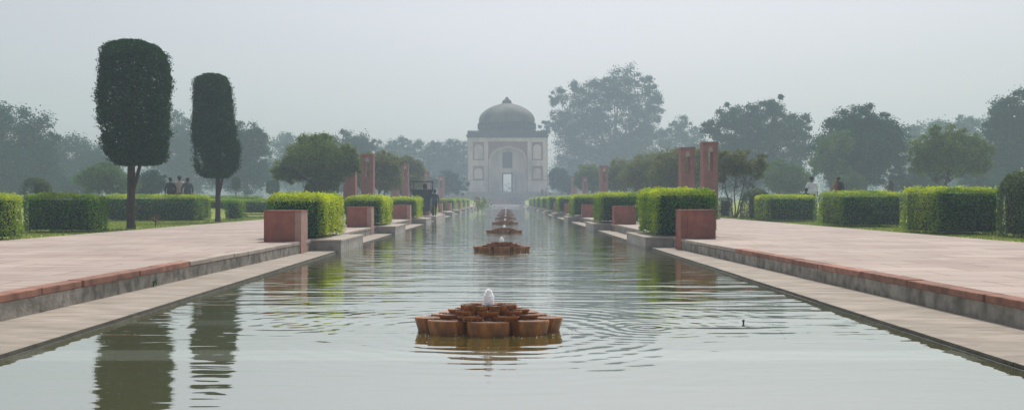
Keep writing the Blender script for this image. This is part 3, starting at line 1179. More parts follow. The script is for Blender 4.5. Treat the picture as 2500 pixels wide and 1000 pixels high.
# ------------------------------------------------------------------ red sandstone pillars
def make_pillar():
    e = empty('pillar')
    w, H = .4, 3.78
    mb = MB()
    s0, s1, sa = 2.35, 3.28, 3.55
    hole = arch(0, .26, s0, s1 + .08, sa)
    mb.plate(rect(-w, w, 0, H - .11), [hole], -w, w)
    mb.build('shaft', M['pillarstone'], e, bevel=.01)
    mb = MB()
    mb.box(-w - .03, w + .03, -w - .03, w + .03, H - .11, H)
    mb.build('cap', M['pillarstone'], e, bevel=.012)
    mb = MB()
    mb.plate(arch(0, .255, s1, s1 + .08, sa - .005), [], -w + .03, -w + .09)
    mb.build('arch_panel', M['greycoping'], e)
    mb = MB()
    mb.box(-.5, .5, -.5, .5, -.06, .09)
    mb.build('base', M['pillarstone'], e, bevel=.01)
    return e


p0 = make_pillar()
PIL = [  # px centre, Y, top py, label
    (1731, 48.5, 347, 'taller red slotted pillar, right of its twin behind the nearest right hedge block'),
    (1676, 52.8, 360, 'red slotted pillar, left of its taller twin behind the nearest right hedge block'),
    (898, 62.0, 376, 'red sandstone pillar with a slot standing clear between two olive trees on the left bank'),
    (855, 63.5, 365, 'red sandstone pillar half hidden under the wide olive tree on the left bank'),
    (965, 99, 432, 'hazy red pillar almost covered by foliage left of the dark cart'),
    (990, 84, 398, 'hazy slim red pillar just left of the dark cart'),
    (1041, 104, 418, 'hazy red pillar right behind the dark cart'),
    (1077, 134, 430, 'faint red pillar with a light slot between the dark cart and the tomb'),
    (1474, 96, 404, 'hazy red pillar among the right bank trees, left of the crepe myrtles'),
    (1402, 138, 428, 'faint far red pillar right of the tomb at the end of the right bank trees'),
    (1428, 120, 432, 'faint red pillar stub beside the last right bank tree'),
]
for i, (px, Y, top, lab) in enumerate(PIL):
    p = p0 if i == 0 else copy_tree(p0)
    p.location = (X(px, Y), Y, PZ if abs(X(px, Y)) < 11.6 else ground_z(X(px, Y), Y) + .05)
    hgt = Z(top, Y) - p.location[2]
    wpx = {0: 37, 1: 34, 2: 31, 3: 30, 4: 20, 5: 15, 6: 16, 7: 15, 8: 20, 9: 14, 10: 13}.get(i, None)
    wsc = (wpx * Y / F / .82) if wpx else 1.0
    p.scale = (wsc, wsc, hgt / 3.78)
    tag(p, lab, 'pillar', 'red sandstone pillars')


# ------------------------------------------------------------------ the tomb
def make_tomb():
    YT = 200.0
    k = F / YT
    base_z = Z(468, YT)
    e = empty('domed_tomb', (X(1239, YT), YT, base_z))
    tag(e, 'square plastered tomb with grey dome and pointed arch portal beyond the canal', 'tomb')
    U = lambda px: (px - 1239) / k
    V = lambda py: (468 - py) / k
    hw = (1336 - 1141) / 2 / k
    D = 2 * hw
    top = V(336)
    iw0, iw1 = U(1196), U(1284)
    icx = (iw0 + iw1) / 2
    big = arch(icx, iw1 - iw0, 0, V(389), V(357), 16)
    mb = MB()
    mb.plate([(-hw, 0), (iw0, 0)] + big[::-1][1:-1] + [(iw1, 0), (hw, 0), (hw, top), (-hw, top)], [], 0, .9)
    # side walls
    mb.box(-hw, -hw + .9, .902, D - .902, 0, top)
    mb.box(hw - .9, hw, .902, D - .902, 0, top)
    # rear wall with its own doorway
    d0, d1, dt = U(1229), U(1248.5), V(424)
    mb.plate([(-hw, 0), (d0 - .6, 0), (d0 - .6, dt + 1.2), (d1 + .6, dt + 1.2), (d1 + .6, 0), (hw, 0), (hw, top), (-hw, top)], [], D - .9, D)
    # back of the portal recess, with door and window openings
    w0, w1, wb, wt = U(1229), U(1249), V(406), V(373)
    mb.plate([(iw0 - .5, 0), (d0, 0), (d0, dt), (d1, dt), (d1, 0), (iw1 + .5, 0), (iw1 + .5, V(350)), (iw0 - .5, V(350))], [rect(w0, w1, wb, wt)], 2.2, 2.6)
    mb.box(iw0 - .5, iw0 - .02, .902, 2.198, 0, V(350))
    mb.box(iw1 + .02, iw1 + .5, .902, 2.198, 0, V(350))
    mb.box(iw0 - .5, iw1 + .5, .902, 2.6, V(350) + .002, V(350) + .4)
    mb.box(-hw + .9, hw - .9, .9, D - .9, -.3, -.002)
    mb.build('wall', M['plaster'], e)
    # portal: red spandrels, cream frame, string line
    mb = MB()
    fr0, fr1, ft = U(1193.5), U(1286), V(347)
    spand = [(fr0 + .12, V(400))]
    pts = [(x, z) for x, z in arch(icx, iw1 - iw0 + .3, 0, V(389), V(356), 16)[::-1] if z >= V(400)]
    pts = [(max(fr0 + .121, min(fr1 - .121, x)), z) for x, z in pts]
    for a in (-1,):
        outer = [(fr0, V(389)), (fr0, ft), (fr1, ft), (fr1, V(389))]
        inn = [p for p in arch(icx, iw1 - iw0 + .2, 0, V(389), V(356), 16) if p[1] > V(389) - .01]
        mb.plate(outer[::-1] + inn[::-1], [], -.05, -.003)
    mb.build('spandrel', M['tombred'], e)
    mb = MB()
    for x in (fr0 - .16, fr1 + .003):
        mb.box(x, x + .155, -.07, -.003, 0, ft + .15)
    mb.box(fr0 - .004, fr1 + .002, -.07, -.003, ft + .003, ft + .15)
    mb.build('portal_frame', M['tombred'], e)
    mb = MB()
    bo = arch(icx, iw1 - iw0 + .02, 0, V(389), V(357) , 16)
    bi = arch(icx, iw1 - iw0 - .42, 0, V(389), V(357) - .22, 16)
    mb.plate(bo + bi[::-1], [], -.10, -.052)
    mb.build('arch_rim', M['plaster'], e)
    # string course and corner shafts
    mb = MB()
    for a, b in ((-hw + .02, fr0 - .17), (fr1 + .165, hw - .02)):
        mb.box(a, b, -.04, -.003, V(440) - .06, V(440) + .06)
    mb.build('string_course', M['tombred'], e)
    mb = MB()
    for x in (-hw - .03, hw - .09):
        mb.box(x, x + .12, -.045, .08, 0, top)
    mb.build('corner_moulding', M['tombred'], e)
    # niches
    for px in (1168, 1311.5):
        for (zb, zt, za) in ((V(439), V(405), V(410)), (V(391), V(346.5), V(352))):
            w_ = 27 / k
            cx = U(px)
            mb = MB()
            inner = arch(cx, w_ - .62, zb + .25, zb + (za - zb) * .72, za, 8)
            mb.plate(rect(cx - w_ / 2, cx + w_ / 2, zb, zt), [inner], -.06, -.003)
            n_ = mb.build('niche', M['tombred'], e)
            mb = MB()
            mb.plate(arch(cx, w_ - .66, zb + .27, zb + (za - zb) * .72, za - .03, 8), [], -.022, -.004)
            mb.build('niche_panel', M['plaster'], n_)
    # window lattice
    mb = MB()
    mb.plate(rect(U(1227), U(1251), V(409), V(370)), [rect(w0, w1, wb, wt)], 2.13, 2.197)
    wn = mb.build('window', M['tombdark'], e)
    mb = MB()
    mb.box(w0, w1, 2.35, 2.40, wb, wt)
    for i in range(1, 6):
        xx = w0 + (w1 - w0) * i / 6
        mb.box(xx - .05, xx + .05, 2.28, 2.345, wb, wt)
    for i in range(1, 8):
        zz = wb + (wt - wb) * i / 8
        mb.box(w0, w1, 2.29, 2.343, zz - .05, zz + .05)
    mb.build('lattice', M['jali'], wn)
    mb = MB()
    mb.plate([(U(1226), 0), (d0, 0), (d0, dt), (d1, dt), (d1, 0), (U(1251.5), 0), (U(1251.5), V(421)), (U(1226), V(421))], [], 2.1, 2.197)
    mb.build('door_frame', M['frame'], e)
    # cornice, eave, parapet with merlons
    mb = MB()
    mb.box(-hw - .12, hw + .12, -.12, D + .12, top, top + .38)
    mb.box(-hw - .32, hw + .32, -.32, D + .32, top + .38, top + .60)
    for i in range(34):
        x = -hw + (i + .5) * D / 34
        mb.box(x - .10, x + .10, -.27, -.122, top + .05, top + .379)
    mb.build('cornice', M['tombdark'], e)
    mb = MB()
    pz = top + .60
    ph = V(319) - pz
    for (a, b, c, d) in ((-hw - .05, hw + .05, -.05, .4), (-hw - .05, hw + .05, D - .4, D + .05), (-hw - .05, -hw + .4, .401, D - .401), (hw - .4, hw + .05, .401, D - .401)):
        mb.box(a, b, c, d, pz, pz + ph * .8)
    nmer = 30
    for i in range(nmer):
        x = -hw + .25 + (D - .5) * i / (nmer - 1)
        pts = [(x - .22, pz + ph * .8), (x + .22, pz + ph * .8), (x + .22, pz + ph * .95), (x, pz + ph * 1.12), (x - .22, pz + ph * .95)]
        mb.plate(pts, [], -.04, .3)
    mb.box(-hw + .4, hw - .4, .4, D - .4, pz, pz + .1)
    mb.build('parapet', M['tombdark'], e)
    # drum, dome, finial
    s = 1.0435 / 3.125 / k
    cx = U(1238)
    cy = D / 2
    V1 = V
    V = lambda py: (488 - py) / k * 1.0435 - 20 / k
    drum = MB()
    zd = V(303)
    drum.lathe([(218 * s, pz + .1), (218 * s, V(315)), (224 * s, V(315) + .03), (224 * s, V(313.5)), (214 * s, V(313)), (213 * s, V(304.5)), (222 * s, V(304)), (222 * s, V(302)), (210 * s, V(301.5))], 64, cx=cx, cy=cy)
    for i in range(48):
        a = 2 * math.pi * i / 48
        r = 219 * s
        x, y = cx + r * math.cos(a), cy + r * math.sin(a)
        q = Matrix.Rotation(a, 3, 'Z')
        vs = [Vector((x, y, 0)) + q @ Vector(p) for p in ((-.05, -.16, V(313)), (.12, -.16, V(313)), (.12, .16, V(313)), (-.05, .16, V(313)))]
        drum.hexa([tuple(v) for v in vs], [(v.x, v.y, V(304.6)) for v in vs])
    drum.build('drum', M['tombdark'], e)
    dm = MB()
    prof = [(208, 325), (213, 308), (214, 292), (211, 275), (204, 258), (193, 243), (178, 229), (160, 215), (140, 203), (116, 191), (90, 181), (64, 173), (46, 168), (36, 165)]
    zz = lambda q: V(200 + q / 3.125)
    dm.lathe([(r * s, zz(q)) for r, q in prof], 64, cx=cx, cy=cy)
    d_ = dm.build('dome', M['dome'], e, smooth=True)
    fm = MB()
    fm.lathe([(r * s, zz(q)) for r, q in [(30, 167), (37, 163), (38, 156), (33, 152), (32, 147), (35, 144), (26, 138), (16, 132), (11, 128), (14, 124), (10, 119), (2, 114)]], 24, cx=cx, cy=cy)
    fm.build('finial', M['tombdark'], d_)
    V = V1
    # the footing the walls stand on
    mb = MB()
    mb.box(-hw - .35, hw + .35, -.4, D + .3, -(base_z - 2.782), -.003 )
    mb.build('footing', M['plinth'], e, bevel=.03)


make_tomb()

# ------------------------------------------------------------------ trees
MY = 'broad hazy trees behind the garden'
make_tree('broad_tree', 120, [(20, 330, 78, 66), (88, 335, 46, 52), (-60, 330, 80, 80), (30, 405, 100, 62), (95, 410, 50, 50), (-70, 410, 80, 70)], 30, 'large dark leafy tree in the haze at the left edge of the photo', leaf=.42, clumps=420, per=70, seed=1, group=MY, trunk=.5)
make_tree('broad_tree', 150, [(168, 368, 50, 42), (222, 382, 44, 42), (122, 395, 50, 52), (190, 430, 80, 42), (250, 400, 40, 50)], 180, 'lower rounded hazy tree behind the broader topiary, left of its trunk', leaf=.45, clumps=260, per=65, seed=2, group=MY)
make_tree('broad_tree', 172, [(446, 316, 40, 40), (418, 362, 48, 50), (482, 370, 48, 54), (440, 420, 80, 52)], 440, 'hazy tree showing between the two tall topiary trees', leaf=.5, clumps=260, per=62, seed=3, group=MY)
make_tree('broad_tree', 132, [(596, 345, 46, 44), (634, 375, 30, 48), (555, 385, 60, 60), (600, 428, 68, 44), (545, 340, 40, 40)], 600, 'rounded hazy tree right behind the slim topiary tree', leaf=.42, clumps=300, per=65, seed=4, group=MY)
make_tree('broad_tree', 225, [(706, 350, 34, 22), (688, 378, 38, 42), (738, 388, 40, 42), (712, 425, 60, 44)], 705, 'very pale far tree left of the wide olive tree', leaf=.6, clumps=200, per=55, seed=5, group=MY)
make_tree('broad_tree', 168, [(852, 348, 44, 24), (890, 366, 34, 32), (842, 390, 56, 46), (880, 430, 60, 45)], 860, 'hazy round topped tree rising behind the wide olive tree', leaf=.48, clumps=240, per=60, seed=6, group=MY)
make_tree('broad_tree', 232, [(985, 352, 26, 18), (1035, 362, 28, 20), (950, 368, 34, 30), (1000, 395, 66, 42), (985, 435, 70, 40)], 990, 'pale far tree with two bumps on top, left of the tomb', leaf=.6, clumps=240, per=55, seed=7, group=MY)
make_tree('broad_tree', 236, [(1102, 368, 40, 24), (1128, 388, 34, 36), (1075, 392, 40, 40), (1100, 430, 66, 44)], 1100, 'pale rounded far tree close beside the left wall of the tomb', leaf=.6, clumps=220, per=55, seed=8, group=MY)
make_tree('tall_tree', 245, [(1525, 205, 46, 40), (1582, 222, 26, 34), (1488, 214, 26, 28), (1450, 232, 40, 36), (1400, 236, 28, 30), (1362, 244, 20, 30), (1600, 262, 22, 30), (1548, 270, 52, 40), (1478, 282, 40, 36), (1420, 290, 50, 42),
                             (1370, 300, 34, 36), (1340, 312, 20, 20), (1590, 318, 34, 36), (1530, 335, 48, 42), (1455, 345, 56, 46), (1390, 360, 40, 48), (1570, 382, 60, 50), (1480, 400, 70, 45), (1395, 420, 40, 40)],
          1500, 'tallest airy tree with sky showing through its crown, right of the tomb', leaf=.62, clumps=820, per=60, cr=.40, seed=9, trunk=.8, fill=.2, group='tall airy trees')
make_tree('broad_tree', 240, [(1665, 308, 28, 24), (1640, 336, 36, 34), (1692, 346, 36, 34), (1660, 392, 70, 50), (1720, 390, 50, 40)], 1660, 'pale small tree in the gap right of the tallest airy tree', leaf=.6, clumps=240, per=55, seed=10, group=MY)
make_tree('broad_tree', 148, [(1790, 288, 52, 30), (1858, 288, 48, 34), (1902, 264, 32, 26), (1950, 306, 30, 26), (1738, 318, 30, 24), (1830, 326, 84, 42), (1915, 330, 50, 40), (1900, 372, 76, 56), (1790, 385, 84, 56), (1850, 430, 110, 45)], 1850,
          'wide dark hazy tree with a flat spreading crown behind the small crepe myrtle', leaf=.45, clumps=520, per=66, seed=11, group=MY, trunk=.55)
make_tree('broad_tree', 112, [(2092, 288, 50, 30), (2055, 306, 34, 26), (2148, 310, 38, 30), (2050, 345, 52, 48), (2150, 345, 54, 50), (2100, 365, 90, 62), (2024, 385, 38, 52), (2188, 372, 30, 50), (2090, 420, 70, 36)], 2108,
          'round dense tree with a yellowish left side behind the walking men', material='far', leaf=.34, clumps=520, per=72, seed=12, group=MY, trunk=.5)
make_tree('broad_tree', 106, [(2040, 350, 36, 30), (2010, 395, 26, 40), (2045, 410, 28, 40)], 2030, 'small yellow green tree against the left side of the round dense tree', material='fargold', leaf=.3, clumps=120, per=45, seed=13, group=MY, trunk=.2)
make_tree('broad_tree', 205, [(2258, 318, 44, 18), (2338, 306, 54, 22), (2385, 318, 40, 30), (2300, 355, 90, 46), (2310, 415, 110, 50)], 2300, 'pale flat topped trees far behind the forked tree on the right', leaf=.55, clumps=320, per=58, seed=14, group=MY)
make_tree('broad_tree', 118, [(2470, 280, 40, 48), (2432, 306, 30, 44), (2525, 275, 56, 54), (2450, 365, 48, 72), (2530, 375, 76, 84), (2440, 425, 50, 44)], 2480, 'tall dark hazy tree cut off by the right edge of the photo', leaf=.4, clumps=460, per=70, seed=15, group=MY, trunk=.5)
make_tree('forked_tree', 75, [(2310, 335, 40, 25), (2262, 368, 40, 30), (2368, 372, 44, 36), (2318, 372, 62, 40), (2252, 406, 30, 22), (2392, 402, 28, 26), (2320, 405, 58, 26)], 2308, 'dark domed tree with a low forked trunk behind the tall right hedge', material='olive', leaf=.2, clumps=420, per=60, seed=16, trunk=.14, ground=.79, stems=[(-.15, -1.0), (.12, .25)], bark='bark')

# the planted rows beside the canal
make_tree('olive_tree', 58, [(775, 382, 70, 38), (722, 408, 42, 32), (826, 398, 42, 38), (768, 350, 44, 20), (698, 418, 26, 24), (846, 388, 24, 32), (785, 340, 24, 14), (788, 436, 42, 30), (786, 462, 38, 26), (856, 402, 22, 30), (684, 424, 20, 20)], 786,
          'wide umbrella shaped olive green tree behind the nearest left hedge block', material='olive', leaf=.14, clumps=620, per=66, seed=21, trunk=.16, ground=.32, bark='bark', cr=.38)
G2 = 'crepe myrtles in rows beside the canal'
make_tree('crepe_myrtle', 74, [(902, 398, 32, 28), (942, 402, 34, 28), (908, 432, 38, 28), (948, 436, 34, 28)], 925, 'brownish green bushy tree right of the clear red pillar on the left bank', material='brown', leaf=.17, clumps=260, per=54, seed=22, trunk=.1, ground=.3, group=G2, stems=[(-.3, -.5), (0, .1), (.3, .6)])
make_tree('crepe_myrtle', 92, [(988, 408, 30, 26), (1014, 420, 24, 26), (970, 432, 34, 28), (1005, 446, 28, 24)], 992, 'brownish green bushy tree directly behind the dark cart', material='brown', leaf=.2, clumps=240, per=50, seed=23, trunk=.1, ground=.3, group=G2, stems=[(-.3, -.5), (.3, .5)])
make_tree('crepe_myrtle', 53, [(1838, 412, 30, 18), (1784, 402, 34, 24), (1806, 386, 32, 16), (1757, 414, 24, 26), (1858, 396, 16, 20), (1812, 418, 24, 16), (1852, 430, 16, 10), (1768, 378, 18, 12)], 1794, 'small open crepe myrtle with slanting bare stems right of the tall red pillars', material='brown', leaf=.13, clumps=210, per=34, seed=24, trunk=.045, ground=.28, group=G2, stems=[(-.25, -.7), (-.05, .1), (.1, .9), (.25, 1.2)], cr=.42)
make_tree('crepe_myrtle', 70, [(1650, 398, 50, 34), (1700, 404, 40, 36), (1630, 430, 44, 32), (1690, 440, 50, 30)], 1665, 'dense brownish crepe myrtle behind the two tall red pillars', material='brown', leaf=.16, clumps=320, per=56, seed=25, trunk=.09, ground=.3, group=G2, stems=[(-.4, -.6), (0, .2), (.3, .6)])
make_tree('crepe_myrtle', 82, [(1580, 404, 42, 28), (1550, 430, 38, 30), (1600, 440, 40, 28)], 1575, 'brownish crepe myrtle left of the two tall red pillars', material='brown', leaf=.18, clumps=250, per=54, seed=26, trunk=.1, ground=.3, group=G2, stems=[(-.3, -.5), (.3, .5)])
make_tree('crepe_myrtle', 97, [(1518, 414, 32, 26), (1498, 440, 30, 24), (1535, 445, 32, 26)], 1515, 'brownish crepe myrtle next to the hazy red pillar on the right bank', material='brown', leaf=.2, clumps=220, per=50, seed=27, trunk=.1, ground=.3, group=G2, stems=[(-.3, -.5), (.3, .5)])
make_tree('crepe_myrtle', 122, [(1436, 422, 26, 22), (1420, 442, 22, 22), (1450, 446, 24, 22)], 1438, 'last dark crepe myrtle of the right bank row, nearest the tomb', material='olive', leaf=.24, clumps=200, per=46, seed=28, trunk=.12, ground=.3, group=G2, stems=[(-.3, -.5), (.3, .5)])

G3 = 'low hazy shrubs on the lawns'
for i, (Y, lob, b, lab) in enumerate([
    (78, [(235, 438, 42, 28), (290, 446, 40, 26), (262, 424, 40, 22)], 260, 'low pale shrub in the haze behind the broader topiary trunk'),
    (84, [(372, 446, 32, 26), (345, 452, 30, 22)], 360, 'low pale shrub right of the broader topiary trunk, left of the three people'),
    (96, [(1895, 425, 34, 34), (1935, 440, 36, 32), (1915, 452, 44, 22)], 1915, 'low yellow green shrub left of the man in white'),
    (100, [(2085, 448, 22, 22), (2060, 452, 20, 20)], 2075, 'low hazy shrub right of the second walking man'),
    (150, [(1040, 448, 26, 22), (1092, 444, 28, 26), (1120, 452, 22, 20)], 1085, 'low pale shrub left of the tomb behind the faint pillar'),
    (160, [(1362, 436, 22, 26), (1385, 448, 22, 22)], 1375, 'low pale shrub just right of the tomb'),
    (110, [(2210, 440, 46, 26), (2262, 446, 40, 24), (2400, 440, 50, 26)], 2280, 'low hazy shrub behind the forked tree'),
    (120, [(120, 450, 50, 26), (40, 450, 44, 24), (190, 456, 40, 20)], 110, 'low hazy shrub behind the dome topped bush on the left'),
]):
    make_tree('shrub', Y, lob, b, lab, material='fargold' if i in (0, 2, 3) else 'far', leaf=.22 if Y < 105 else .34, clumps=170, per=46, seed=40 + i, trunk=.06, group=G3, cat='shrub', ground=.6 if abs(X(b, Y)) > 16 else .3, branch=False)

# far wood: one mass that closes the view
def far_wood():
    rng = np.random.default_rng(9)
    lobes = []
    x = -230
    while x < 240:
        r = rng.uniform(5, 9)
        top = (13 if abs(x - 2) > 26 else 6) + 2.5 * math.sin(x * .05) + rng.uniform(-2, 2)
        lobes.append((x, 330 + rng.uniform(-14, 14), top * .52, r, r, top * .52))
        x += r * 1.05
    v = crown_verts(lobes, rng, .95, len(lobes) * 26, 34, .42, .3)
    o = link('far_wood', leaf_mesh('far_wood', v, [M['far']]))
    tag(o, kind='stuff')


far_wood()


# ------------------------------------------------------------------ people
def body_mesh(pose, shirt, legs, name='person'):
    """one continuous skinned body, feet on z = 0, facing +Y, about 1.7 m"""
    J = {'pelvis': (0, 0, .93), 'waist': (0, .0, 1.08), 'chest': (0, -.01, 1.28), 'neck0': (0, 0, 1.43), 'neck': (0, .01, 1.49), 'head0': (0, .025, 1.56), 'head1': (0, .02, 1.63), 'head2': (0, .015, 1.675),
         'nose': (0, .115, 1.585)}
    rad = {'pelvis': (.165, .115), 'waist': (.165, .12), 'chest': (.19, .13), 'neck0': (.075, .07), 'neck': (.055, .055), 'head0': (.068, .085), 'head1': (.078, .095), 'head2': (.05, .06), 'nose': (.012, .014)}
    E = [('pelvis', 'waist'), ('waist', 'chest'), ('chest', 'neck0'), ('neck0', 'neck'), ('neck', 'head0'), ('head0', 'head1'), ('head1', 'head2'), ('head0', 'nose')]
    for sd, s in (('l', -1), ('r', 1)):
        st = pose.get('step', .0) * s
        ab = pose.get('arm' + sd, (.06, 0.0))      # outwards, forward of the hand
        el = pose.get('elbow' + sd, 0.0)
        J['sh' + sd] = (.185 * s, 0, 1.39); rad['sh' + sd] = (.075, .075)
        J['el' + sd] = ((.215 + ab[0]) * s, -.02 + ab[1] * .3, 1.11); rad['el' + sd] = (.058, .058)
        J['wr' + sd] = ((.21 + ab[0]) * s, .02 + ab[1], .87 + el); rad['wr' + sd] = (.032, .032)
        J['pa' + sd] = ((.205 + ab[0]) * s, .035 + ab[1] * 1.1, .80 + el * 1.1); rad['pa' + sd] = (.038, .022)
        J['ear' + sd] = (.088 * s, .01, 1.585); rad['ear' + sd] = (.012, .022)
        E += [('chest', 'sh' + sd), ('sh' + sd, 'el' + sd), ('el' + sd, 'wr' + sd), ('wr' + sd, 'pa' + sd), ('head0', 'ear' + sd)]
        for q in range(5):
            fx = (.205 + ab[0]) * s + (q - 2) * .013
            L = [.055, .085, .09, .085, .07][q]
            yy = .04 + ab[1] * 1.1 + (.03 if q == 0 else 0)
            k = f'f{q}{sd}'
            J[k] = (fx, yy + .012, .80 + el * 1.1 - L); rad[k] = (.008, .008)
            E.append(('pa' + sd, k))
        J['hip' + sd] = (.10 * s, 0, .86); rad['hip' + sd] = (.098, .10)
        J['kn' + sd] = (.105 * s, .03 + st * .5, .48); rad['kn' + sd] = (.062, .064)
        J['an' + sd] = (.11 * s, -.02 + st, .09); rad['an' + sd] = (.042, .045)
        J['to' + sd] = (.125 * s, .14 + st, .035); rad['to' + sd] = (.04, .03)
        E += [('pelvis', 'hip' + sd), ('hip' + sd, 'kn' + sd), ('kn' + sd, 'an' + sd), ('an' + sd, 'to' + sd)]
    names = list(J)
    me = bpy.data.meshes.new(name)
    me.from_pydata([J[k] for k in names], [(names.index(a), names.index(b)) for a, b in E], [])
    tmp = bpy.data.objects.new('tmp', me)
    COL.objects.link(tmp)
    sk = tmp.modifiers.new('skin', 'SKIN')
    sk.use_smooth_shade = True
    for i, k in enumerate(names):
        sv = me.skin_vertices[0].data[i]
        sv.radius = rad[k]
        sv.use_root = (k == 'pelvis')
    ss = tmp.modifiers.new('sub', 'SUBSURF')
    ss.levels = ss.render_levels = 1
    dg = bpy.context.evaluated_depsgraph_get()
    dg.update()
    out = bpy.data.meshes.new_from_object(tmp.evaluated_get(dg))
    bpy.data.objects.remove(tmp)
    bpy.data.meshes.remove(me)
    out.name = name
    out.materials.clear()
    for m_ in (M['skin'], shirt, legs, M['rubber']):
        out.materials.append(m_)
    zmin = min(v.co.z for v in out.vertices)
    for v in out.vertices:
        v.co.z -= zmin
    for p in out.polygons:
        c = p.center
        z = c.z
        if z < .10: i = 3
        elif abs(c.x) > .19 and z < .93: i = 0
        elif z < .95: i = 2
        elif z < 1.47: i = 1
        else: i = 0
        p.material_index = i
        p.use_smooth = True
    return out


def make_person(loc, rz, shirt, legs, label, pose=None, group=None, scale=1.0, long_hair=False):
    e = empty('person', loc, rz)
    e.scale = (scale,) * 3
    tag(e, label, 'person', group)
    link('body', body_mesh(pose or {}, shirt, legs, 'body'), e)
    mb = MB()
    prof = [(.060, 1.56), (.092, 1.60), (.100, 1.65), (.094, 1.70), (.070, 1.735), (.03, 1.752), (.004, 1.755)]
    mb.lathe(prof, 16, cx=0, cy=-.018, fn=lambda a: 1.0 + (.08 if math.sin(a) < 0 else -.02))
    if long_hair:
        mb.tube([(0, -.07, 1.68), (0, -.11, 1.55), (0, -.12, 1.40)], [.07, .075, .04], 10)
    mb.build('hair', M['hair'], e, smooth=True)
    # hem of the shirt over the trousers
    mb = MB()
    mb.lathe([(.205, .84), (.205, .93), (.195, 1.02), (.182, 1.1)], 20, fn=lambda a: math.hypot(math.cos(a), .74 * math.sin(a)))
    mb.build('shirt_hem', shirt, e, smooth=True)
    return e


C = {k: cloth(k, v) for k, v in {'charcoal cloth': (.03, .032, .04), 'pink cloth': (.55, .40, .40), 'slate cloth': (.07, .10, .125), 'white cloth': (.80, .82, .9), 'maroon cloth': (.26, .09, .06),
                                 'denim': (.045, .055, .085), 'black cloth': (.015, .015, .018), 'dark green cloth': (.02, .04, .045), 'khaki cloth': (.2, .17, .12)}.items()}


def gz_at(px, Y): return ground_z(X(px, Y), Y)


make_person((X(416, 50), 50, gz_at(416, 50)), .2, C['charcoal cloth'], C['denim'], 'person in a dark shirt, leftmost of the three walking behind the left hedge', {'step': .14}, 'three people behind the left hedge')
make_person((X(438.5, 50.4), 50.4, gz_at(438, 50)), -.1, C['pink cloth'], C['denim'], 'tallest of the three people behind the left hedge, in a pale pink top', {'step': -.12}, 'three people behind the left hedge', 1.06)
make_person((X(458, 49.6), 49.6, gz_at(458, 50)), .4, C['slate cloth'], C['charcoal cloth'], 'person in a slate blue jacket, rightmost of the three behind the left hedge', {'step': .1, 'arml': (.1, .12)}, 'three people behind the left hedge', .99)
make_person((X(1982, 48), 48, gz_at(1982, 48)), -.35, C['white cloth'], C['charcoal cloth'], 'man in a white shirt walking behind the right lawn hedges', {'step': .15, 'armr': (.05, -.1)}, None, 1.03)
make_person((X(1968, 47.2), 47.2, gz_at(1968, 47.2)), .3, C['charcoal cloth'], C['denim'], 'person in a dark jacket close beside the man in white', {'step': -.12, 'arml': (.12, .15), 'elbowl': .15}, None, .90)
make_person((X(2046, 48.5), 48.5, gz_at(2046, 48.5)), .5, C['maroon cloth'], C['black cloth'], 'person in a reddish top carrying a black backpack behind the right lawn hedge', {'step': .13, 'arml': (.1, .2), 'elbowl': .2}, None, 1.0)


def backpack(loc, rz):
    e = empty('backpack', loc, rz)
    tag(e, 'black backpack on the back of the person in a reddish top', 'backpack')
    mb = MB()
    mb.hexa([(-.15, -.17, 0), (.15, -.17, 0), (.16, 0, 0), (-.16, 0, 0)], [(-.13, -.14, .44), (.13, -.14, .44), (.14, 0, .46), (-.14, 0, .46)])
    b = mb.build('bag', C['black cloth'], e, bevel=.05)
    mb = MB()
    mb.hexa([(-.11, -.23, .03), (.11, -.23, .03), (.12, -.168, .03), (-.12, -.168, .03)], [(-.10, -.21, .22), (.10, -.21, .22), (.11, -.165, .22), (-.11, -.165, .22)])
    mb.build('pocket', C['charcoal cloth'], e, bevel=.02)
    mb = MB()
    for s in (-1, 1):
        mb.tube([(s * .11, -.01, .42), (s * .13, .10, .50), (s * .13, .22, .44), (s * .14, .20, .2), (s * .13, .02, .06)], .016, 6)
    mb.build('strap', C['charcoal cloth'], e)


c_, s_ = math.cos(.5), math.sin(.5)
backpack((X(2046, 48.5) + s_ * .125, 48.5 - c_ * .125, gz_at(2046, 48.5) + 1.0), .5)

GP = 'visitors on the steps of the tomb'
for i, (px, sh, lab) in enumerate(((1324, 'charcoal cloth', 'tiny visitor in dark clothes on the tomb steps, leftmost of three'), (1334, 'slate cloth', 'tiny visitor in grey blue clothes on the tomb steps, middle of three'),
                                   (1343, 'white cloth', 'tiny visitor in a pale shirt on the tomb steps, rightmost of three'))):
    make_person((X(px, 186.8), 186.9, 1.952), i * 1.2, C[sh], C['black cloth'], lab, {'step': .1}, GP)

# stub of a post in the haze on the right
mb = MB()
mb.tube([(0, 0, -.05), (0, 0, 1.3), (.02, 0, 1.75), (.02, 0, 1.9)], [.2, .18, .16, .05], 10)
po = mb.build('tree_stump', M['bark'], smooth=True)
po.location = (X(2175, 64), 64, gz_at(2175, 64))
tag(po, 'dark upright stump in the haze right of the walking men', 'stump')


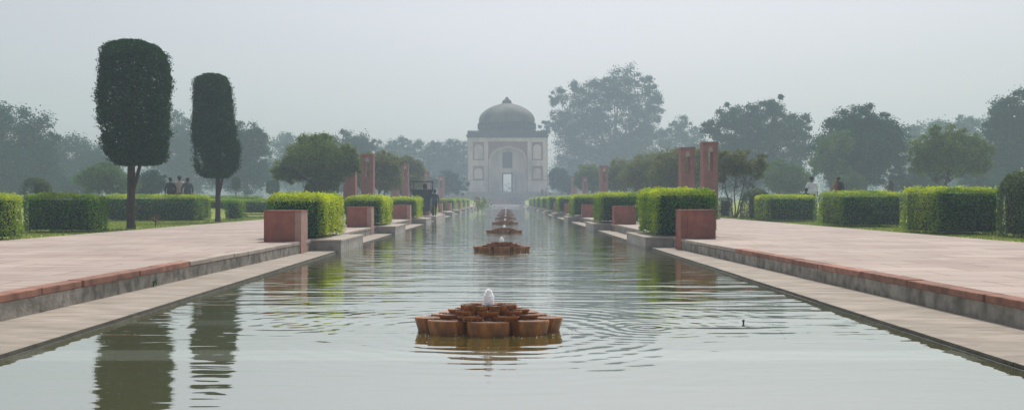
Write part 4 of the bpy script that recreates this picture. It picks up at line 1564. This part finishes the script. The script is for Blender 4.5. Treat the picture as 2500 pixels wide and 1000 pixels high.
# ------------------------------------------------------------------ the dark cart on the left bank and the man with it
def make_cart():
    Y = 57.6
    e = empty('garden_cart', (-4.96, Y, PZ + .004))
    tag(e, 'dark green tipping cart with open top frame, parked by the fourth left hedge block', 'cart')
    mb = MB()
    bot = [(-.42, -.2, .95), (.5, -.2, .95), (.5, 1.3, .95), (-.42, 1.3, .95)]
    top = [(-.70, -.45, 1.62), (.70, -.45, 1.62), (.70, 1.5, 1.62), (-.70, 1.5, 1.62)]
    mb.hexa(bot, top)
    for x in (-.4, 0, .4):
        mb.hexa([(x * .7 - .02, -.225, .97), (x * .7 + .02, -.225, .97), (x * .7 + .02, -.2, .97), (x * .7 - .02, -.2, .97)], [(x - .02, -.47, 1.6), (x + .02, -.47, 1.6), (x + .02, -.44, 1.6), (x - .02, -.44, 1.6)])
    mb.box(-.72, .72, -.47, -.43, 1.58, 1.645)
    mb.build('load_box', M['metal'], e, bevel=.012)
    mb = MB()
    for x in (-.68, -.5, .68):
        mb.tube([(x, -.44, 1.63), (x, -.44, 2.14)], .024 if x != .68 else .035, 8)
    for x in (-.68, .68):
        mb.tube([(x, 1.48, 1.63), (x, 1.48, 2.14)], .024, 8)
        mb.tube([(x, -.44, 2.14), (x, 1.48, 2.14)], .028, 8)
    mb.tube([(-.70, -.44, 2.14), (.72, -.44, 2.14)], .032, 8)
    mb.tube([(-.70, 1.48, 2.14), (.70, 1.48, 2.14)], .028, 8)
    mb.build('top_frame', M['metal'], e, smooth=True)
    mb = MB()
    mb.box(-.46, .5, -.18, 1.6, .34, .948)
    mb.box(-.30, .48, -.24, -.182, .28, .93)
    mb.build('chassis', M['metal'], e, bevel=.02)
    for x in (-.36, .62):
        mb = MB()
        mb.lathe([(.25, -.06), (.32, -.05), (.335, -.02), (.335, .02), (.32, .05), (.25, .06)], 24)
        w = mb.build('wheel', M['rubber'], e, smooth=True)
        w.rotation_euler = (0, R(90), 0)
        w.location = (x, .75, .335)
        mb = MB()
        mb.lathe([(.06, -.07), (.245, -.045), (.245, .045), (.06, .07)], 20)
        mb.build('rim', M['steel'], w)
    mb = MB()
    for x in (.06, .22, .42):
        mb.tube([(x, -.1, .56), (x, -.12, 0)], .022, 6)
    mb.build('stand_leg', M['redstone'], e)
    mb = MB()
    mb.lathe([(.10, 1.64), (.13, 1.72), (.14, 1.86), (.12, 1.98), (.05, 2.03)], 14, cx=.12, cy=.4)
    cn = mb.build('sack', C['black cloth'], None, smooth=True)
    cn.location = (-4.96, Y, PZ + .006)
    tag(cn, 'black sack standing inside the open frame of the dark cart', 'sack')


make_cart()
make_person((-4.14, 57.0, .328), .5, C['dark green cloth'], C['black cloth'], 'man in dark clothes standing close beside the dark cart on the left bank', {'step': .1, 'arml': (.12, .2), 'elbowl': .25}, None, .93)

# ------------------------------------------------------------------ haze, sky, sun, camera
mb = MB()
mb.box(-560, 560, -34, 420, -1.4, 38)
hz, nt, out = mat('morning haze')
pv = N(nt, 'ShaderNodeVolumePrincipled')
pv.inputs['Color'].default_value = (.68, .85, 1.0, 1)
pv.inputs['Density'].default_value = .0019
pv.inputs['Anisotropy'].default_value = 0.12
nt.links.new(pv.outputs[0], out.inputs['Volume'])
o = mb.build('haze', hz)
tag(o, kind='stuff')

SUN_EL, SUN_AZ = 58.0, 13.0          # elevation; azimuth right of the viewing direction
w = bpy.data.worlds.new('World')
sc.world = w
w.use_nodes = True
nt = w.node_tree
bg = nt.nodes['Background']
sky = nt.nodes.new('ShaderNodeTexSky')
sky.sky_type = 'NISHITA'
sky.sun_disc = False
sky.sun_elevation = R(SUN_EL)
sky.sun_rotation = R(SUN_AZ)
sky.air_density = 1.0
sky.dust_density = 4.2
sky.ozone_density = 1.0
hs = nt.nodes.new('ShaderNodeHueSaturation')
hs.inputs['Saturation'].default_value = .5
nt.links.new(sky.outputs[0], hs.inputs['Color'])
tint = nt.nodes.new('ShaderNodeMixRGB')
tint.blend_type = 'MULTIPLY'
tint.inputs[0].default_value = 1
tint.inputs[2].default_value = (1.0, .965, .96, 1)
nt.links.new(hs.outputs[0], tint.inputs[1])
nt.links.new(tint.outputs[0], bg.inputs[0])
bg.inputs[1].default_value = .128

sun = bpy.data.lights.new('sun', 'SUN')
sun.energy = 3.4
sun.angle = R(3)
sun.color = (1, .965, .92)
so = bpy.data.objects.new('sun', sun)
COL.objects.link(so)
d = Vector((math.sin(R(SUN_AZ)) * math.cos(R(SUN_EL)), math.cos(R(SUN_AZ)) * math.cos(R(SUN_EL)), math.sin(R(SUN_EL))))
so.rotation_euler = d.to_track_quat('Z', 'Y').to_euler()

cam = bpy.data.cameras.new('camera')
co = bpy.data.objects.new('camera', cam)
COL.objects.link(co)
co.location = (0, 0, CZ)
co.rotation_euler = (R(90), 0, 0)
cam.sensor_width = 36
cam.lens = 36 * F / 2500
cam.shift_x = (1250 - VX) / 2500
cam.shift_y = -(500 - VY) / 2500
cam.clip_end = 3000
cam.clip_start = .05
sc.camera = co

sc.view_settings.view_transform = 'Standard'
sc.view_settings.look = 'None'
sc.view_settings.exposure = 0.0
sc.view_settings.gamma = 1
sc.cycles.use_denoising = True
sc.cycles.volume_bounces = 1
sc.cycles.max_bounces = 8
sc.cycles.volume_step_rate = 4
sc.cycles.volume_max_steps = 64
